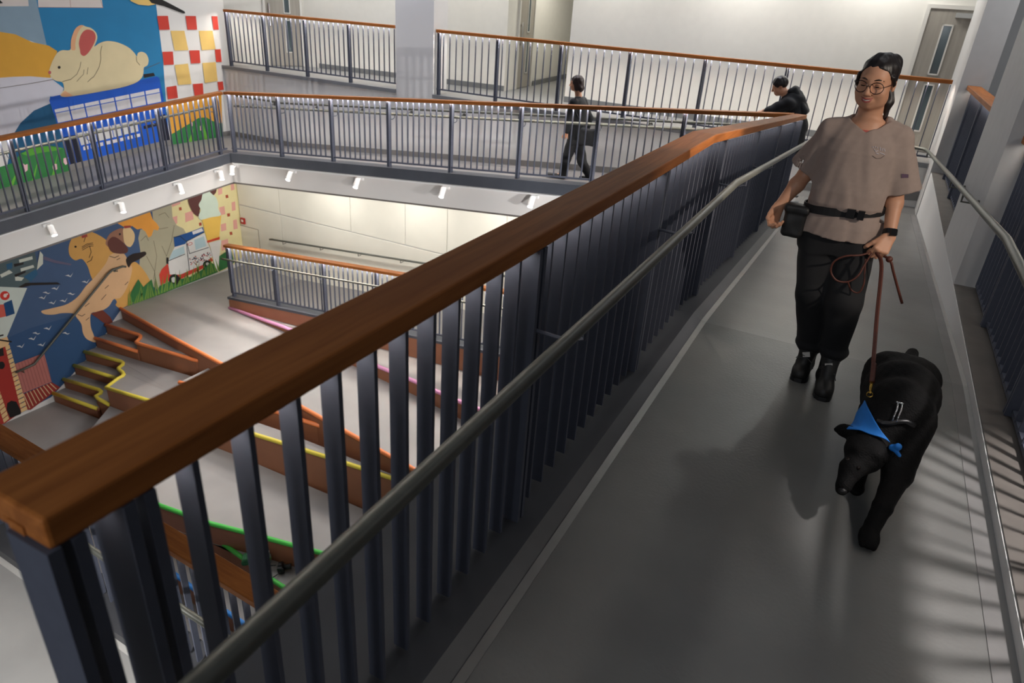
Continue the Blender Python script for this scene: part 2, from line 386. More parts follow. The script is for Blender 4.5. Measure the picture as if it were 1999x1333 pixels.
# ------------ doors
m_door = mat('grey_oak_door', (150, 145, 136), 0.5, noise=0.10, scale=3, stretch=(9, 9, 0.6))
m_glass_dk = mat('dark_door_glass', (72, 84, 88), 0.12, spec=0.8)
m_frame = mat('pale_door_frame', (206, 204, 198), 0.5)
def door(name, p, q, label, z0=ZU, h=2.02, hand=1):
    """leaf from p to q (plan), facing the corridor on the right of p->q"""
    p = np.array(p, float); q = np.array(q, float); w_ = np.linalg.norm(q - p); d = (q - p) / w_; n = np.array([d[1], -d[0]])
    r = thing(name, (p[0], p[1], z0), label, 'door', None, 'structure'); del r['category']
    def slab(nm, u0, u1, a, b, t0, t1, mt, par):
        P = lambda u, t: p + d * u + n * t
        bq = [P(u0, t1), P(u1, t1), P(u1, t0), P(u0, t0)]
        return MB().hexa([(*v, a) for v in bq], [(*v, b) for v in bq]).build(nm, mt, par)
    leaf = slab('door_leaf', 0.0, w_, z0 + 0.01, z0 + h, 0.0, 0.03, m_door, r)
    for u0, u1, a, b in ((-0.05, 0, z0, z0 + h + 0.05), (w_, w_ + 0.05, z0, z0 + h + 0.05), (0, w_, z0 + h, z0 + h + 0.05)):
        slab('door_frame', u0, u1, a, b, 0.0, 0.045, m_frame, r)
    u = w_ * (0.62 if hand > 0 else 0.38)
    for a, b in ((1.08, 1.70), (0.30, 0.92)):
        vp = slab('vision_panel', u - 0.05, u + 0.05, z0 + a, z0 + b, 0.03, 0.036, m_glass_dk, r)
        slab('panel_trim', u - 0.07, u - 0.05, z0 + a - .02, z0 + b + .02, 0.03, 0.042, m_frame, r)
        slab('panel_trim', u + 0.05, u + 0.07, z0 + a - .02, z0 + b + .02, 0.03, 0.042, m_frame, r)
        slab('panel_trim', u - 0.07, u + 0.07, z0 + b, z0 + b + .02, 0.03, 0.042, m_frame, r)
        slab('panel_trim', u - 0.07, u + 0.07, z0 + a - .02, z0 + a, 0.03, 0.042, m_frame, r)
    uh = 0.07 if hand > 0 else w_ - 0.07
    slab('pull_handle', uh - 0.012, uh + 0.012, z0 + 0.8, z0 + 1.25, 0.06, 0.085, m_chrome, r)
    slab('handle_mount', uh - 0.012, uh + 0.012, z0 + 0.83, z0 + 0.87, 0.03, 0.06, m_chrome, r)
    slab('handle_mount', uh - 0.012, uh + 0.012, z0 + 1.18, z0 + 1.22, 0.03, 0.06, m_chrome, r)
    slab('door_closer', w_ * 0.45, w_ * 0.45 + 0.22, z0 + h - 0.10, z0 + h - 0.04, 0.03, 0.08, mat('closer_silver', (180, 180, 176), 0.35, 0.6), r)
    return r
door('door_1', (-12.13, 11.975), (-11.70, 12.55), 'grey wooden door on the slanted wall behind the left back balustrade')
door('door_2', (-6.765, 13.35), (-6.82, 14.1), 'narrow grey door with tall dark glass inside the back passage')
door('door_3', (0.28, 12.141), (1.0, 12.105), 'grey oak door with narrow glass panels next to the right pillar', hand=-1, h=1.91)

# ================================================================== BALUSTRADES
def lerp_path(st, t):
    for (a, za), (b, zb) in zip(st, st[1:]):
        if a <= t <= b: return za + (zb - za) * (t - a) / (b - a)
    return st[0][1] if t < st[0][0] else st[-1][1]
bar_cache = {}
def bar_mesh(h, along, across, key, axis):
    kk = (round(h, 3), along, across, axis)
    if kk not in bar_cache:
        a, c = (along / 2, across / 2)
        m = MB().box(-a if axis == 'x' else -c, a if axis == 'x' else c, -c if axis == 'x' else -a, c if axis == 'x' else a, 0, h).mesh(key)
        m.materials.append(m_bar); bar_cache[kk] = m
    return bar_cache[kk]
def balustrade(axis, c, st, label, posts, spacing, bar_h=1.01, foot=1.08, post_foot=1.12, capw=0.138, side=1,
               handrail=None, bottom_rail=False, cat='balustrade', capt=0.05, ends=(0, 0), led_off=0.0, post_w=0.085, bar_d=0.042, skip=None, hr_ext=None, led=None, bar_off=0.0):
    """axis 'x'/'y': runs along it at c in the other; st: stations (t, rail top z)"""
    def P(t, o, z): return (t, c + o, z) if axis == 'x' else (c + o, t, z)
    t0, t1 = st[0][0], st[-1][0]
    r = thing('balustrade', P((t0 + t1) / 2, 0, lerp_path(st, (t0 + t1) / 2) - post_foot), label, cat)
    stx = [(t0 - ends[0], st[0][1])] + list(st[1:-1]) + [(t1 + ends[1], st[-1][1])]
    def sec(t, z):
        h = capw / 2; g0, g1 = led_off - 0.016, led_off + 0.016
        return [P(t, -h, z - capt), P(t, g0, z - capt), P(t, g0, z - capt + 0.014), P(t, g1, z - capt + 0.014), P(t, g1, z - capt), P(t, h, z - capt), P(t, h, z), P(t, -h, z)]
    cap = MB().loft([sec(t, z) for t, z in stx]).build('rail_cap', m_wood_x if axis == 'x' else m_wood_y, r)
    cap['label'] = 'brown hardwood rail cap'; bevel(cap, 0.006)
    def sec2(t, z): return [P(t, led_off - 0.012, z - capt + 0.006), P(t, led_off + 0.012, z - capt + 0.006), P(t, led_off + 0.012, z - capt + 0.0135), P(t, led_off - 0.012, z - capt + 0.0135)]
    st_l = [(t0 + 0.06, lerp_path(st, t0 + 0.06))] + list(st[1:-1]) + [(t1 - 0.06, lerp_path(st, t1 - 0.06))]
    for (te, ze), dd in ((stx[0], 0.03), (stx[-1], -0.03)):
        a_, b_ = min(te, te + dd), max(te, te + dd); g0, g1 = led_off - 0.0165, led_off + 0.0165
        q = [P(a_, g0, ze - capt), P(b_, g0, ze - capt), P(b_, g1, ze - capt), P(a_, g1, ze - capt)]
        MB().hexa(q, [(x, y, z + 0.0145) for x, y, z in q]).build('end_plug', m_wood_x if axis == 'x' else m_wood_y, cap)
    MB().loft([sec2(t, z) for t, z in st_l]).build('led_strip', led or m_led, r)
    bm = bar_mesh(bar_h, 0.012, bar_d, 'baluster', axis)
    pm = bar_mesh(post_foot - capt, 0.018, post_w, 'post', axis)
    n = int(round((t1 - t0) / spacing))
    for i in range(n + 1):
        t = t0 + i * spacing
        if t > t1 + 1e-4: break
        if any(abs(t - p) < spacing * 0.55 for p in posts): continue
        if skip and skip(t): continue
        z = lerp_path(st, t); place('baluster', bm, P(t, bar_off, z - capt - 0.012 - bar_h), r)
    for p in posts:
        z = lerp_path(st, p)
        for dt in (-0.016, 0.016): place('post', pm, P(p + dt, bar_off, z - post_foot), r)
    if bottom_rail:
        zb = capt + 0.012 + bar_h
        def sec3(t, z): return [P(t, -0.018, z - zb - 0.012), P(t, 0.018, z - zb - 0.012), P(t, 0.018, z - zb + 0.012), P(t, -0.018, z - zb + 0.012)]
        MB().loft([sec3(t, z) for t, z in st]).build('bottom_rail', m_bar, r)
    if handrail:
        off, dz, rad = handrail
        pts = [P(t, off, z - dz) for t, z in st]
        if hr_ext: pts = [P(hr_ext, off, st[0][1] - dz)] + pts
        hr = MB().tube(pts, rad, 14).build('handrail', m_steel, r, True)
        hr['label'] = 'round grey steel handrail'
        for p in posts:
            z = lerp_path(st, p)
            if p < t0 + 0.15 or p > t1 - 0.02: continue
            MB().tube([P(p, 0.02 * math.copysign(1, off), z - dz - 0.07), P(p, off * 0.75, z - dz - 0.075), P(p, off, z - dz - 0.055), P(p, off, z - dz - rad * 0.8)], 0.007, 6).build('bracket', m_bar, hr)
    return r
SP = 0.111
# near balustrade
nr_posts = [0.346, 0.449] + [1.777 + 1.332 * i for i in range(6)]
nr = balustrade('y', -0.839, [(0.333, 1.12), (4.05, 1.12), (9.50, zr_nr(9.5))], 'near long balustrade with brown cap and round steel handrail beside the walkway',
                nr_posts, SP, bar_h=1.0, foot=1.07, post_foot=1.075, handrail=(0.228, 0.248, 0.021), ends=(0.006, 0.069), hr_ext=-0.3, led=m_led_soft, bar_off=0.028, post_w=0.085, bar_d=0.046)
# far and left balustrades
fr_st = [(-10.85, zr_fr(-10.85)), (-10.88 + 0.03, zr_fr(-10.85)), (-0.92, zr_fr(-0.92))]
fr_st = [(-10.78, zr_fr(-10.85)), (-0.92, zr_fr(-0.92))]
balustrade('x', 9.5, fr_st, 'far sloping balustrade in front of the woman in black', [-10.72 + 1.21 * i for i in range(9)], 0.11, bar_h=0.97, post_foot=1.11,
           handrail=(0.16, 0.27, 0.021), bottom_rail=True, ends=(0.0, 0.0), led_off=-0.03, post_w=0.07, bar_d=0.03)
balustrade('y', -10.85, [(2.10, zr_lr(2.10)), (9.43, zr_lr(9.43))], 'left sloping balustrade in front of the rabbit mural', [9.27 - 1.21 * i for i in range(7)], 0.11, bar_h=0.97, post_foot=1.11,
           handrail=(-0.16, 0.27, 0.021), bottom_rail=True, ends=(0.0, 0.0), led_off=0.03, post_w=0.07, bar_d=0.03)
# back corridor balustrades
balustrade('x', 11.16, [(-12.42, 1.17), (-8.13, 1.17)], 'back corridor balustrade left of the white column', [-12.40, -11.38, -10.3, -9.22], 0.118, bar_h=0.93, post_foot=1.09,
           bottom_rail=True, led_off=-0.02, capw=0.11, bar_d=0.025, post_w=0.06)
balustrade('x', 11.16, [(-7.24, 1.17), (0.76, 1.15)], 'back corridor balustrade right of the white column', [-7.20 + 1.18 * i for i in range(7)], 0.131, bar_h=0.93, post_foot=1.09,
           bottom_rail=True, led_off=-0.02, capw=0.11, bar_d=0.025, post_w=0.06)
# lower far ramp balustrade
def zr_low(x): return -2.99 + 0.088 * (x + 10.75)
balustrade('x', 9.12, [(-10.85, zr_low(-10.85)), (-1.0, zr_low(-1.0))], 'lower balustrade beside the pink edged step', [-10.78 + 1.22 * i for i in range(9)], 0.11, bar_h=0.97, post_foot=1.11,
           handrail=(-0.14, 0.27, 0.02), bottom_rail=True, led_off=-0.03, post_w=0.07, bar_d=0.03)
# near lower ramp balustrade
balustrade('x', 2.0, [(-10.85, zr_sr(-10.85)), (-0.9, zr_sr(-0.9))], 'lower ramp balustrade seen through the near bars', [-10.8 + 1.22 * i for i in range(9)], 0.11, bar_h=1.0, post_foot=1.12,
           handrail=(-0.18, 0.27, 0.021), led=m_led_soft)
# right side balustrades
balustrade('y', 0.96, [(-2.0, 1.14), (5.68, 1.14)], 'dark balustrade on the right in front of the wide pillar', [4.9, 3.68, 2.46, 1.24, 0.02], 0.111, bar_h=0.98, post_foot=1.07, capw=0.15, bottom_rail=True, led=m_led_soft)
balustrade('y', 0.96, [(7.08, 1.14), (10.50, 1.14)], 'dark balustrade on the right between the two pillars', [7.7, 8.92, 10.1], 0.111, bar_h=0.98, post_foot=1.07, capw=0.15, bottom_rail=True, led=m_led_soft)

# wall handrails
def wall_handrail(name, pts, label, brk, off, rad=0.021):
    r = thing(name, pts[0], label, 'handrail')
    MB().tube(pts, rad, 12).build('rail', m_steel, r, True)
    for b in brk:
        b = np.array(b); w_ = b + np.array(off)
        MB().tube([b - (0, 0, rad), b - (0, 0, 0.07), w_ - (0, 0, 0.07)], 0.008, 6).build('bracket', m_steel, r)
        n = np.array(off) / np.linalg.norm(off)
        MB().tube([w_ - (0, 0, 0.07) - n * 0.012, w_ - (0, 0, 0.07)], 0.03, 10).build('wall_plate', m_steel, r)
    return r
def hx(y): return 0.70
hz = lambda y: 0.85 if y < 3.9 else 0.85 - 0.081 * (y - 3.9)
wall_handrail('wall_handrail', [(0.70, y, hz(y)) for y in (-2.0, 3.9, 7.0, 10.55)] + [(0.66, 10.72, hz(10.6)), (0.5, 10.78, hz(10.6)), (0.30, 10.78, hz(10.6))],
              'grey steel handrail on the right wall bending at the far end', [(0.70, y, hz(y)) for y in (5.9, 6.9, 10.55)], (0.11, 0, 0))
fw = lambda x: zr_fr(x) - 0.36
wall_handrail('wall_handrail', [(x, 10.98, zr_fr(x) - 0.34) for x in (-12.2, -10.87, -1.0)], 'dark handrail on the white wall behind the woman in black',
              [(x, 10.98, zr_fr(x) - 0.34) for x in np.arange(-11.2, -1, 1.15)], (0, 0.12, 0))
lz = lambda x: -3.53 + 0.0862 * (x + 11.55)
wall_handrail('wall_handrail', [(-11.60, 11.08, lz(-11.6) - 0.03), (-11.6, 10.99, lz(-11.6) - 0.01), (-11.52, 10.98, lz(-11.5)), (-1.5, 10.98, lz(-1.5))],
              'dark handrail on the panelled wall of the lower ramp', [(x, 10.98, lz(x)) for x in (-11.2, -10.1, -9.05, -7.95, -6.9, -5.8)], (0, 0.12, 0))
wall_handrail('wall_handrail', [(-12.5, 8.04, -3.53), (-12.50, 7.98, -3.505), (-12.5, 7.76, -3.51), (-12.5, 7.66, -3.56), (-12.5, 5.95, -4.80), (-12.5, 5.62, -4.82)],
              'dark sloping handrail on the lower mural above the stairs', [(-12.5, 7.85, -3.505), (-12.5, 5.75, -4.815)], (-0.09, 0, 0))
# ================================================================== LOWER LEVEL: terraces
m_tier = mat('grey_tier_floor', (150, 146, 143), 0.5, 0, 0.08, 1.5, 0.02)
EDGE = {}
def edge_mat(nm, c): return mat('edge_' + nm, c, 0.45)
C_OR, C_YE, C_GR, C_PI, C_BL = (236, 134, 76), (226, 206, 74), (78, 196, 78), (230, 158, 200), (50, 140, 225)
def tier(label, poly, zb, edge, col, colname, r=0.028):
    """poly: ccw top outline; edge: polyline along its coloured nosing"""
    cx_ = sum(p[0] for p in poly) / len(poly); cy_ = sum(p[1] for p in poly) / len(poly)
    t = thing('seating_step', (cx_, cy_, zb), label, 'step')
    a = sum(poly[i][0] * poly[(i + 1) % len(poly)][1] - poly[(i + 1) % len(poly)][0] * poly[i][1] for i in range(len(poly)))
    if a < 0: poly = poly[::-1]
    n = len(poly); m = MB().prism(poly, [zb])
    ntop = (n - 2) * 2
    for i in range(len(m.f)):
        m.mi[i] = 0 if i < ntop else 1
    b = m.build('block', [m_tier, m_brown], t)
    if edge:
        e = MB()
        # square-ish rounded strip
        pts = [np.array(p, float) for p in edge]
        e.tube([p + (0, 0, 0.004) for p in pts], r * 1.25, 8)
        s_ = e.build('edge_strip', edge_mat(colname, col), t, True); s_['label'] = colname + ' rounded edge strip'
    return t
def arc(p, q, c, n=5):
    """quadratic curve p-c-q"""
    p, q, c = map(lambda v: np.array(v, float), (p, q, c))
    return [tuple((1 - t) ** 2 * p + 2 * t * (1 - t) * c + t * t * q) for t in np.linspace(0, 1, n)]
XW = XM + 0.03
E0 = [(XW, 7.80, -4.38), (-10.80, 7.525, -4.38), (-7.14, 7.0, -4.38), (-4.6, 6.60, -4.38), (-1.0, 6.05, -4.38)]
tier('wide upper platform with orange front edge before the ice cream van mural', E0 + [(-1.0, 9.0, -4.38), (-10.85, 9.0, -4.38), (-10.85, YF - .002, -4.38), (XW, YF - .002, -4.38)], -7.0, E0, C_OR, 'orange')
E1 = [(XW, 7.43, -4.60), (-11.75, 7.50, -4.60)] + arc((-11.70, 7.505, -4.60), (-11.45, 7.27, -4.60), (-11.55, 7.52, -4.6), 4) + [(-11.36, 7.262, -4.60), (-10.62, 7.336, -4.60)] + arc((-10.2, 7.375, -4.6), (-9.93, 7.41, -4.6), (-10.0, 7.37, -4.6), 4)
tier('orange edged wedge step with a curled nose at the top of the stairs', E1 + [(-10.8, 7.52, -4.6), (XW, 7.79, -4.6)], -7.0, E1, C_OR, 'orange')
E1b = [(-9.6, 6.72, -4.62), (-7.5, 6.90, -4.60), (-6.62, 6.93, -4.56)]
tier('narrow orange edged wedge step merging into the upper platform', E1b + [(-7.14, 6.99, -4.6), (-9.6, 7.34, -4.62)], -7.0, E1b, C_OR, 'orange')
E2 = [(XW, 7.17, -4.79), (-11.44, 7.258, -4.79)]
tier('short orange edged stair below the curled orange step', E2 + [(-11.44, 7.29, -4.79), (-11.7, 7.49, -4.79), (XW, 7.42, -4.79)], -7.0, E2, C_OR, 'orange')
E3 = [(XW, 6.91, -4.98), (-11.72, 7.03, -4.98)] + arc((-11.68, 7.035, -4.98), (-11.47, 6.84, -4.98), (-11.52, 7.05, -4.98), 4) + arc((-11.4, 6.81, -4.98), (-11.14, 6.60, -4.98), (-11.1, 6.78, -4.98), 5) + [(-11.02, 6.28, -4.98), (-9.96, 6.338, -4.92), (-7.58, 6.423, -4.782), (-6.08, 6.489, -4.695), (-4.735, 6.53, -4.617), (-4.0, 6.47, -4.58)]
tier('long yellow edged step with a wavy nose beside the stairs', E3 + [(-4.6, 6.59, -4.61), (-7.14, 6.72, -4.76), (-9.6, 6.71, -4.9), (-9.62, 7.33, -4.9), (-11.43, 7.25, -4.98), (XW, 7.16, -4.98)], -7.0, E3, C_YE, 'yellow')
E4 = [(XW, 6.655, -5.17), (-11.47, 6.78, -5.17)]
tier('yellow edged stair against the wavy yellow nose', E4 + [(-11.46, 6.83, -5.17), (-11.7, 7.02, -5.17), (XW, 6.90, -5.17)], -7.0, E4, C_YE, 'yellow')
E5 = [(XW, 6.405, -5.36), (-11.75, 6.51, -5.36)] + arc((-11.7, 6.52, -5.36), (-11.52, 6.34, -5.36), (-11.5, 6.52, -5.36), 4) + [(-11.4, 6.31, -5.36), (-11.06, 6.29, -5.36)]
G1 = [(-8.4, 4.88, -5.36), (-7.065, 5.04, -5.36), (-6.33, 5.204, -5.36), (-5.37, 5.398, -5.36), (-4.73, 5.5, -5.36), (-1.0, 6.0, -5.36)]
tier('yellow edged stair with a curled end at the foot of the wavy nose', E5 + [(-11.03, 6.30, -5.36), (-11.12, 6.60, -5.36), (-11.42, 6.80, -5.36), (XW, 6.65, -5.36)], -7.0, E5, C_YE, 'yellow')
tier('broad grey terrace with long green front edge', [(-11.02, 6.27, -5.36), (-10.6, 5.6, -5.36)] + G1 + [(-4.0, 6.46, -5.36), (-7.58, 6.42, -5.36), (-9.96, 6.33, -5.36)], -7.0, G1, C_GR, 'green')
E6 = [(XW, 6.16, -5.55), (-11.43, 6.258, -5.55)]
tier('lowest yellow edged stair by the lighthouse mural', E6 + [(-11.42, 6.30, -5.55), (-11.7, 6.50, -5.55), (XW, 6.40, -5.55)], -7.0, E6, C_YE, 'yellow')
G2 = [(-8.35, 4.93, -5.74), (-7.6, 5.10, -5.74), (-7.15, 5.13, -5.74), (-6.47, 5.048, -5.74), (-5.86, 4.96, -5.74), (-5.54, 4.934, -5.74), (-5.09, 4.99, -5.74), (-4.0, 5.05, -5.74)]
tier('green edged step where the black camera lies', G2 + [(-4.0, 5.59, -5.74), (-4.73, 5.49, -5.74), (-6.33, 5.195, -5.74), (-7.065, 5.03, -5.74), (-8.3, 4.885, -5.74)], -7.0, G2[2:], C_GR, 'green')
B1 = [(-9.0, 4.62, -6.1), (-7.49, 4.573, -6.1), (-6.67, 4.482, -6.1), (-5.9, 4.43, -6.1), (-4.0, 4.35, -6.1)]
tier('blue edged step glimpsed through the lower ramp bars', B1 + [(-4.0, 5.04, -6.1), (-5.54, 4.93, -6.1), (-7.15, 5.12, -6.1), (-9.0, 4.95, -6.1)], -7.0, B1, C_BL, 'blue')
B2 = [(-10.2, 4.3, -6.45), (-8.05, 4.12, -6.45), (-5.0, 3.75, -6.45)]
tier('lowest blue edged step glimpsed through the lower ramp bars', B2 + [(-5.0, 4.39, -6.45), (-7.5, 4.57, -6.45), (-9.0, 4.61, -6.45), (-10.2, 4.7, -6.45)], -7.0, B2, C_BL, 'blue')
struct('floor.006', MB().box(XM, 1.0, -1.0, 6.15, -7.2, -6.8).prism([(XM, 6.155, -5.74), (XM, 3.2, -5.74), (-10.4, 3.2, -5.74), (-10.4, 5.65, -5.74), (-11.0, 6.25, -5.74)], [-6.9]), m_tier, 'grey floor at the foot of the terraced steps')
# pink edged rising step and brown wall of the lower far ramp
PK = [(-10.88, 9.04, -4.37), (-9.2, 8.86, -4.28), (-6.80, 8.453, -4.163), (-5.75, 8.293, -4.113), (-4.79, 8.10, -4.069), (-4.1, 8.0, -4.03), (-1.0, 7.5, -3.9)]
tier('pink edged rising step below the lower balustrade', PK + [(-1.0, 9.05, -3.9), (-6.8, 9.05, -4.163), (-9.2, 9.05, -4.28), (-10.88, 9.06, -4.37)], -4.5, PK, C_PI, 'pink')
def zk(x): return zr_low(x) - 1.11
mb = MB().loft([[(x, 9.03, -4.6), (x, 9.22, -4.6), (x, 9.22, zk(x) - 0.05), (x, 9.03, zk(x) - 0.05)] for x in (-10.86, -1.0)])
struct('trim_18', mb, m_brown, 'brown base wall under the lower balustrade')
struct('trim_19', MB().loft([[(x, 9.02, zk(x) - 0.05), (x, 9.24, zk(x) - 0.05), (x, 9.24, zk(x)), (x, 9.02, zk(x))] for x in (-10.88, -1.0)]), m_slab, 'dark kerb under the lower balustrade')
struct('floor.007', MB().hexa([(-10.85, 9.22, -4.6), (-1, 9.22, -4.6), (-1, YF, -4.6), (-10.85, YF, -4.6)], [(-10.85, 9.22, -4.378), (-1, 9.22, -3.51), (-1, YF, -3.51), (-10.85, YF, -4.378)]), m_floor2, 'grey floor of the lower far ramp')

# panels of the lower far wall
m_panel = mat('off_white_wall_panel', (226, 222, 208), 0.5, noise=0.03, scale=2)
def panel(x0, x1, z0, z1, lab=None):
    o = MB().box(x0 + 0.006, x1 - 0.006, YF - 0.022, YF, z0 + 0.006, z1 - 0.006).build('wall_panel', m_panel, wallp)
    bevel(o, 0.004, 1)
wallp = thing('wall_back.007', (-7, YF, -4.4), 'panelled off-white wall behind the lower ramp', None, None, 'structure')
sp = lambda x: zr_fr(x) - 1.70
xs = [XM + 0.02, -11.3, -9.3, -7.9, -6.9, -5.6, -4.4, -3.2, -2.0, -0.9]
for a, b in zip(xs, xs[1:]):
    top = min(sp(a), sp(b)); 
    panel(a, b, -2.92, max(-2.0, top) if top > -2.9 else -2.0)
for a, b in zip([XM + 0.02, -11.3, -6.9, -2.9], [-11.3, -6.9, -2.9, -0.9]): panel(a, b, -4.45, -2.93)
# small red call point and white hatch on the panelled wall
cp = thing('fire_call_point', at_y(475, 431, YF - 0.03), 'small red fire call point on the off-white lower wall', 'alarm')
c_ = at_y(475, 431, YF - 0.03)
MB().box(c_[0] - .06, c_[0] + .06, YF - .06, YF - .022, c_[2] - .07, c_[2] + .07).build('housing', mat('alarm_red', (170, 40, 34), 0.4), cp)
MB().box(c_[0] - .03, c_[0] + .03, YF - .064, YF - .058, c_[2] - .02, c_[2] + .035).build('glass_plate', mat('alarm_white', (230, 226, 220), 0.3), cp)
h0 = at_y(488, 462, YF - .03)
hp = thing('access_hatch', (h0[0], YF - .03, h0[2] - .3), 'flush white access hatch below the red call point', 'hatch')
MB().box(h0[0] - .28, h0[0] + .28, YF - .030, YF - .022, h0[2] - .45, h0[2] + .22).build('hatch_door', m_panel, hp)
m_hline = mat('hatch_joint', (150, 140, 125), 0.6)
for q in ((-.29, -.28, -.45, .23), (.28, .29, -.45, .23), (-.29, .29, .22, .23)):
    MB().box(h0[0] + q[0], h0[0] + q[1], YF - .031, YF - .022, h0[2] + q[2], h0[2] + q[3]).build('hatch_frame', m_hline, hp)
m_redtxt = mat('hatch_red_print', (190, 70, 60), 0.6)
for i in range(3):
    MB().box(h0[0] - .02 + .08 * i, h0[0] + .035 + .08 * i, YF - .0325, YF - .030, h0[2] - .28 + .01 * i, h0[2] - .25 + .01 * i).build('red_print', m_redtxt, hp)

# ================================================================== TRACK LIGHTS
def track_light(pos, out, tgt, label, power):
    """pos on fascia, out: unit vector away from fascia"""
    pos = np.array(pos); out = np.array(out, float)
    t = thing('track_spotlight', tuple(pos), label, 'spotlight', 'white track spotlights under the ramps')
    head = pos + out * 0.13 + np.array([0, 0, -0.06])
    d = np.array(tgt) - head; d /= np.linalg.norm(d)
    side = np.cross(out, (0, 0, 1))
    MB().obox(pos + out * 0.02, side * 0.06, out * 0.018, np.array([0, 0, 0.022])).build('adapter', m_lamp_white, t)
    MB().tube([pos + out * 0.03, head], 0.012, 8).build('arm', m_lamp_white, t)
    a, b = head - d * 0.075, head + d * 0.085
    MB().tube([a - d * .006, a, b], [0.036, 0.044, 0.044], 16).build('lamp_head', m_lamp_white, t, False)
    MB().tube([b, b + d * 0.003], 0.037, 16).build('lens', m_lamp_glow, t)
    s = spot_light('spot', tuple(b + d * 0.01), tgt, power, 50, 0.75, (1.0, 0.965, 0.93), 0.03)
    return t
FRX = [-10.62, -9.17, -7.63, -5.89, -4.30]
ordn = ['nearest the far left corner', 'second from the far left corner', 'third from the far left corner', 'fourth from the far left corner', 'rightmost before the brown near rail']
tgts = [(-9.5, 8.0, -4.4), (-8.6, 6.2, -4.9), (-7.0, 6.0, -5.3), (-5.4, 6.3, -4.9), (-4.0, 6.4, -4.6)]
for i, x in enumerate(FRX):
    track_light((x, 9.42, zr_fr(x) - 1.34), (0, -1, 0), tgts[i], 'white track spotlight on the far fascia, ' + ordn[i], 78)
LRY = [9.05, 8.14, 6.99, 5.81]
ordl = ['right beside the corner', 'second from the corner', 'third from the corner', 'farthest left in view']
tl = [(-9.3, 8.2, -4.4), (-8.8, 7.4, -4.5), (-8.6, 5.9, -5.3), (-8.0, 5.3, -5.4)]
for i, y in enumerate(LRY):
    track_light((-10.78, y, zr_lr(y) - 1.36), (1, 0, 0), tl[i], 'white track spotlight on the left fascia, ' + ordl[i], 62)
tr = MB().loft([[(x, 9.385, zr_fr(x) - 1.315), (x, 9.42, zr_fr(x) - 1.315), (x, 9.42, zr_fr(x) - 1.295), (x, 9.385, zr_fr(x) - 1.295)] for x in (-10.7, -0.9)]).build('lighting_track', m_lamp_white)
tag(tr, 'thin white lighting track along the top of the far fascia', 'track')
tr = MB().loft([[(-10.745, y, zr_lr(y) - 1.315), (-10.78, y, zr_lr(y) - 1.315), (-10.78, y, zr_lr(y) - 1.295), (-10.745, y, zr_lr(y) - 1.295)] for y in (9.2, 2.2)]).build('lighting_track', m_lamp_white)
tag(tr, 'thin white lighting track along the top of the left fascia', 'track')
# ================================================================== MURALS (flat paint on the left wall)
def catmull(pts, n=5):
    out = []; N = len(pts)
    P = [np.array(p, float) for p in pts]
    for i in range(N):
        p0, p1, p2, p3 = P[i - 1], P[i], P[(i + 1) % N], P[(i + 2) % N]
        for t in np.linspace(0, 1, n, endpoint=False):
            out.append(0.5 * ((2 * p1) + (-p0 + p2) * t + (2 * p0 - 5 * p1 + 4 * p2 - p3) * t * t + (-p0 + 3 * p1 - 3 * p2 + p3) * t ** 3))
    return [tuple(p) for p in out]
class Mural:
    def __init__(s, name, label, ref):
        s.root = thing(name, at_x(*ref, XM), label, 'mural'); s.n = 0
    def shape(s, nm, polys, col, curved=False, parent=None, stuff=False):
        """polys: list of photo outlines; flat paint film on the wall"""
        s.n += 1; x = XM + 0.0005 * s.n + 0.001
        small = stuff or all(max(p[0] for p in q) - min(p[0] for p in q) < 9 for q in polys)
        groups = [polys] if small or len(polys) == 1 else [[q] for q in polys]
        first = None
        for grp in groups:
            m = MB()
            for poly in grp:
                pts = catmull(poly) if curved else poly
                w3 = [at_x(a, b, x) for a, b in pts]
                tri = tessellate_polygon([[Vector((p[1], p[2], 0)) for p in w3]])
                b = len(m.v); m.v += [tuple(map(float, p)) for p in w3]
                for t in tri:
                    a_, b_, c_ = (w3[i] for i in t)
                    ar = (b_[1] - a_[1]) * (c_[2] - a_[2]) - (b_[2] - a_[2]) * (c_[1] - a_[1])
                    t = list(t) if ar > 0 else list(t)[::-1]
                    m.f.append([b + i for i in t]); m.mi.append(0)
            o = m.build(nm, mat('paint_%d_%d_%d' % col, col, 0.6, noise=0.04, scale=3), parent or s.root)
            if small and len(polys) > 1: o['kind'] = 'stuff'
            first = first or o
        return first
    def stroke(s, nm, lines, wpx, col, parent=None):
        polys = []
        for ln in lines:
            for (a, b), (c, d) in zip(ln, ln[1:]):
                L = math.hypot(c - a, d - b) or 1; nx, ny = -(d - b) / L * wpx / 2, (c - a) / L * wpx / 2
                ex, ey = (c - a) / L * wpx * .3, (d - b) / L * wpx * .3
                polys.append([(a + nx - ex, b + ny - ey), (c + nx + ex, d + ny + ey), (c - nx + ex, d - ny + ey), (a - nx - ex, b - ny - ey)])
        return s.shape(nm, polys, col, False, parent, True)
def ell(cx_, cy_, rx, ry, n=18, rot=0):
    return [(cx_ + rx * math.cos(t) * math.cos(rot) - ry * math.sin(t) * math.sin(rot), cy_ + rx * math.cos(t) * math.sin(rot) + ry * math.sin(t) * math.cos(rot)) for t in np.linspace(0, 2 * math.pi, n, endpoint=False)]
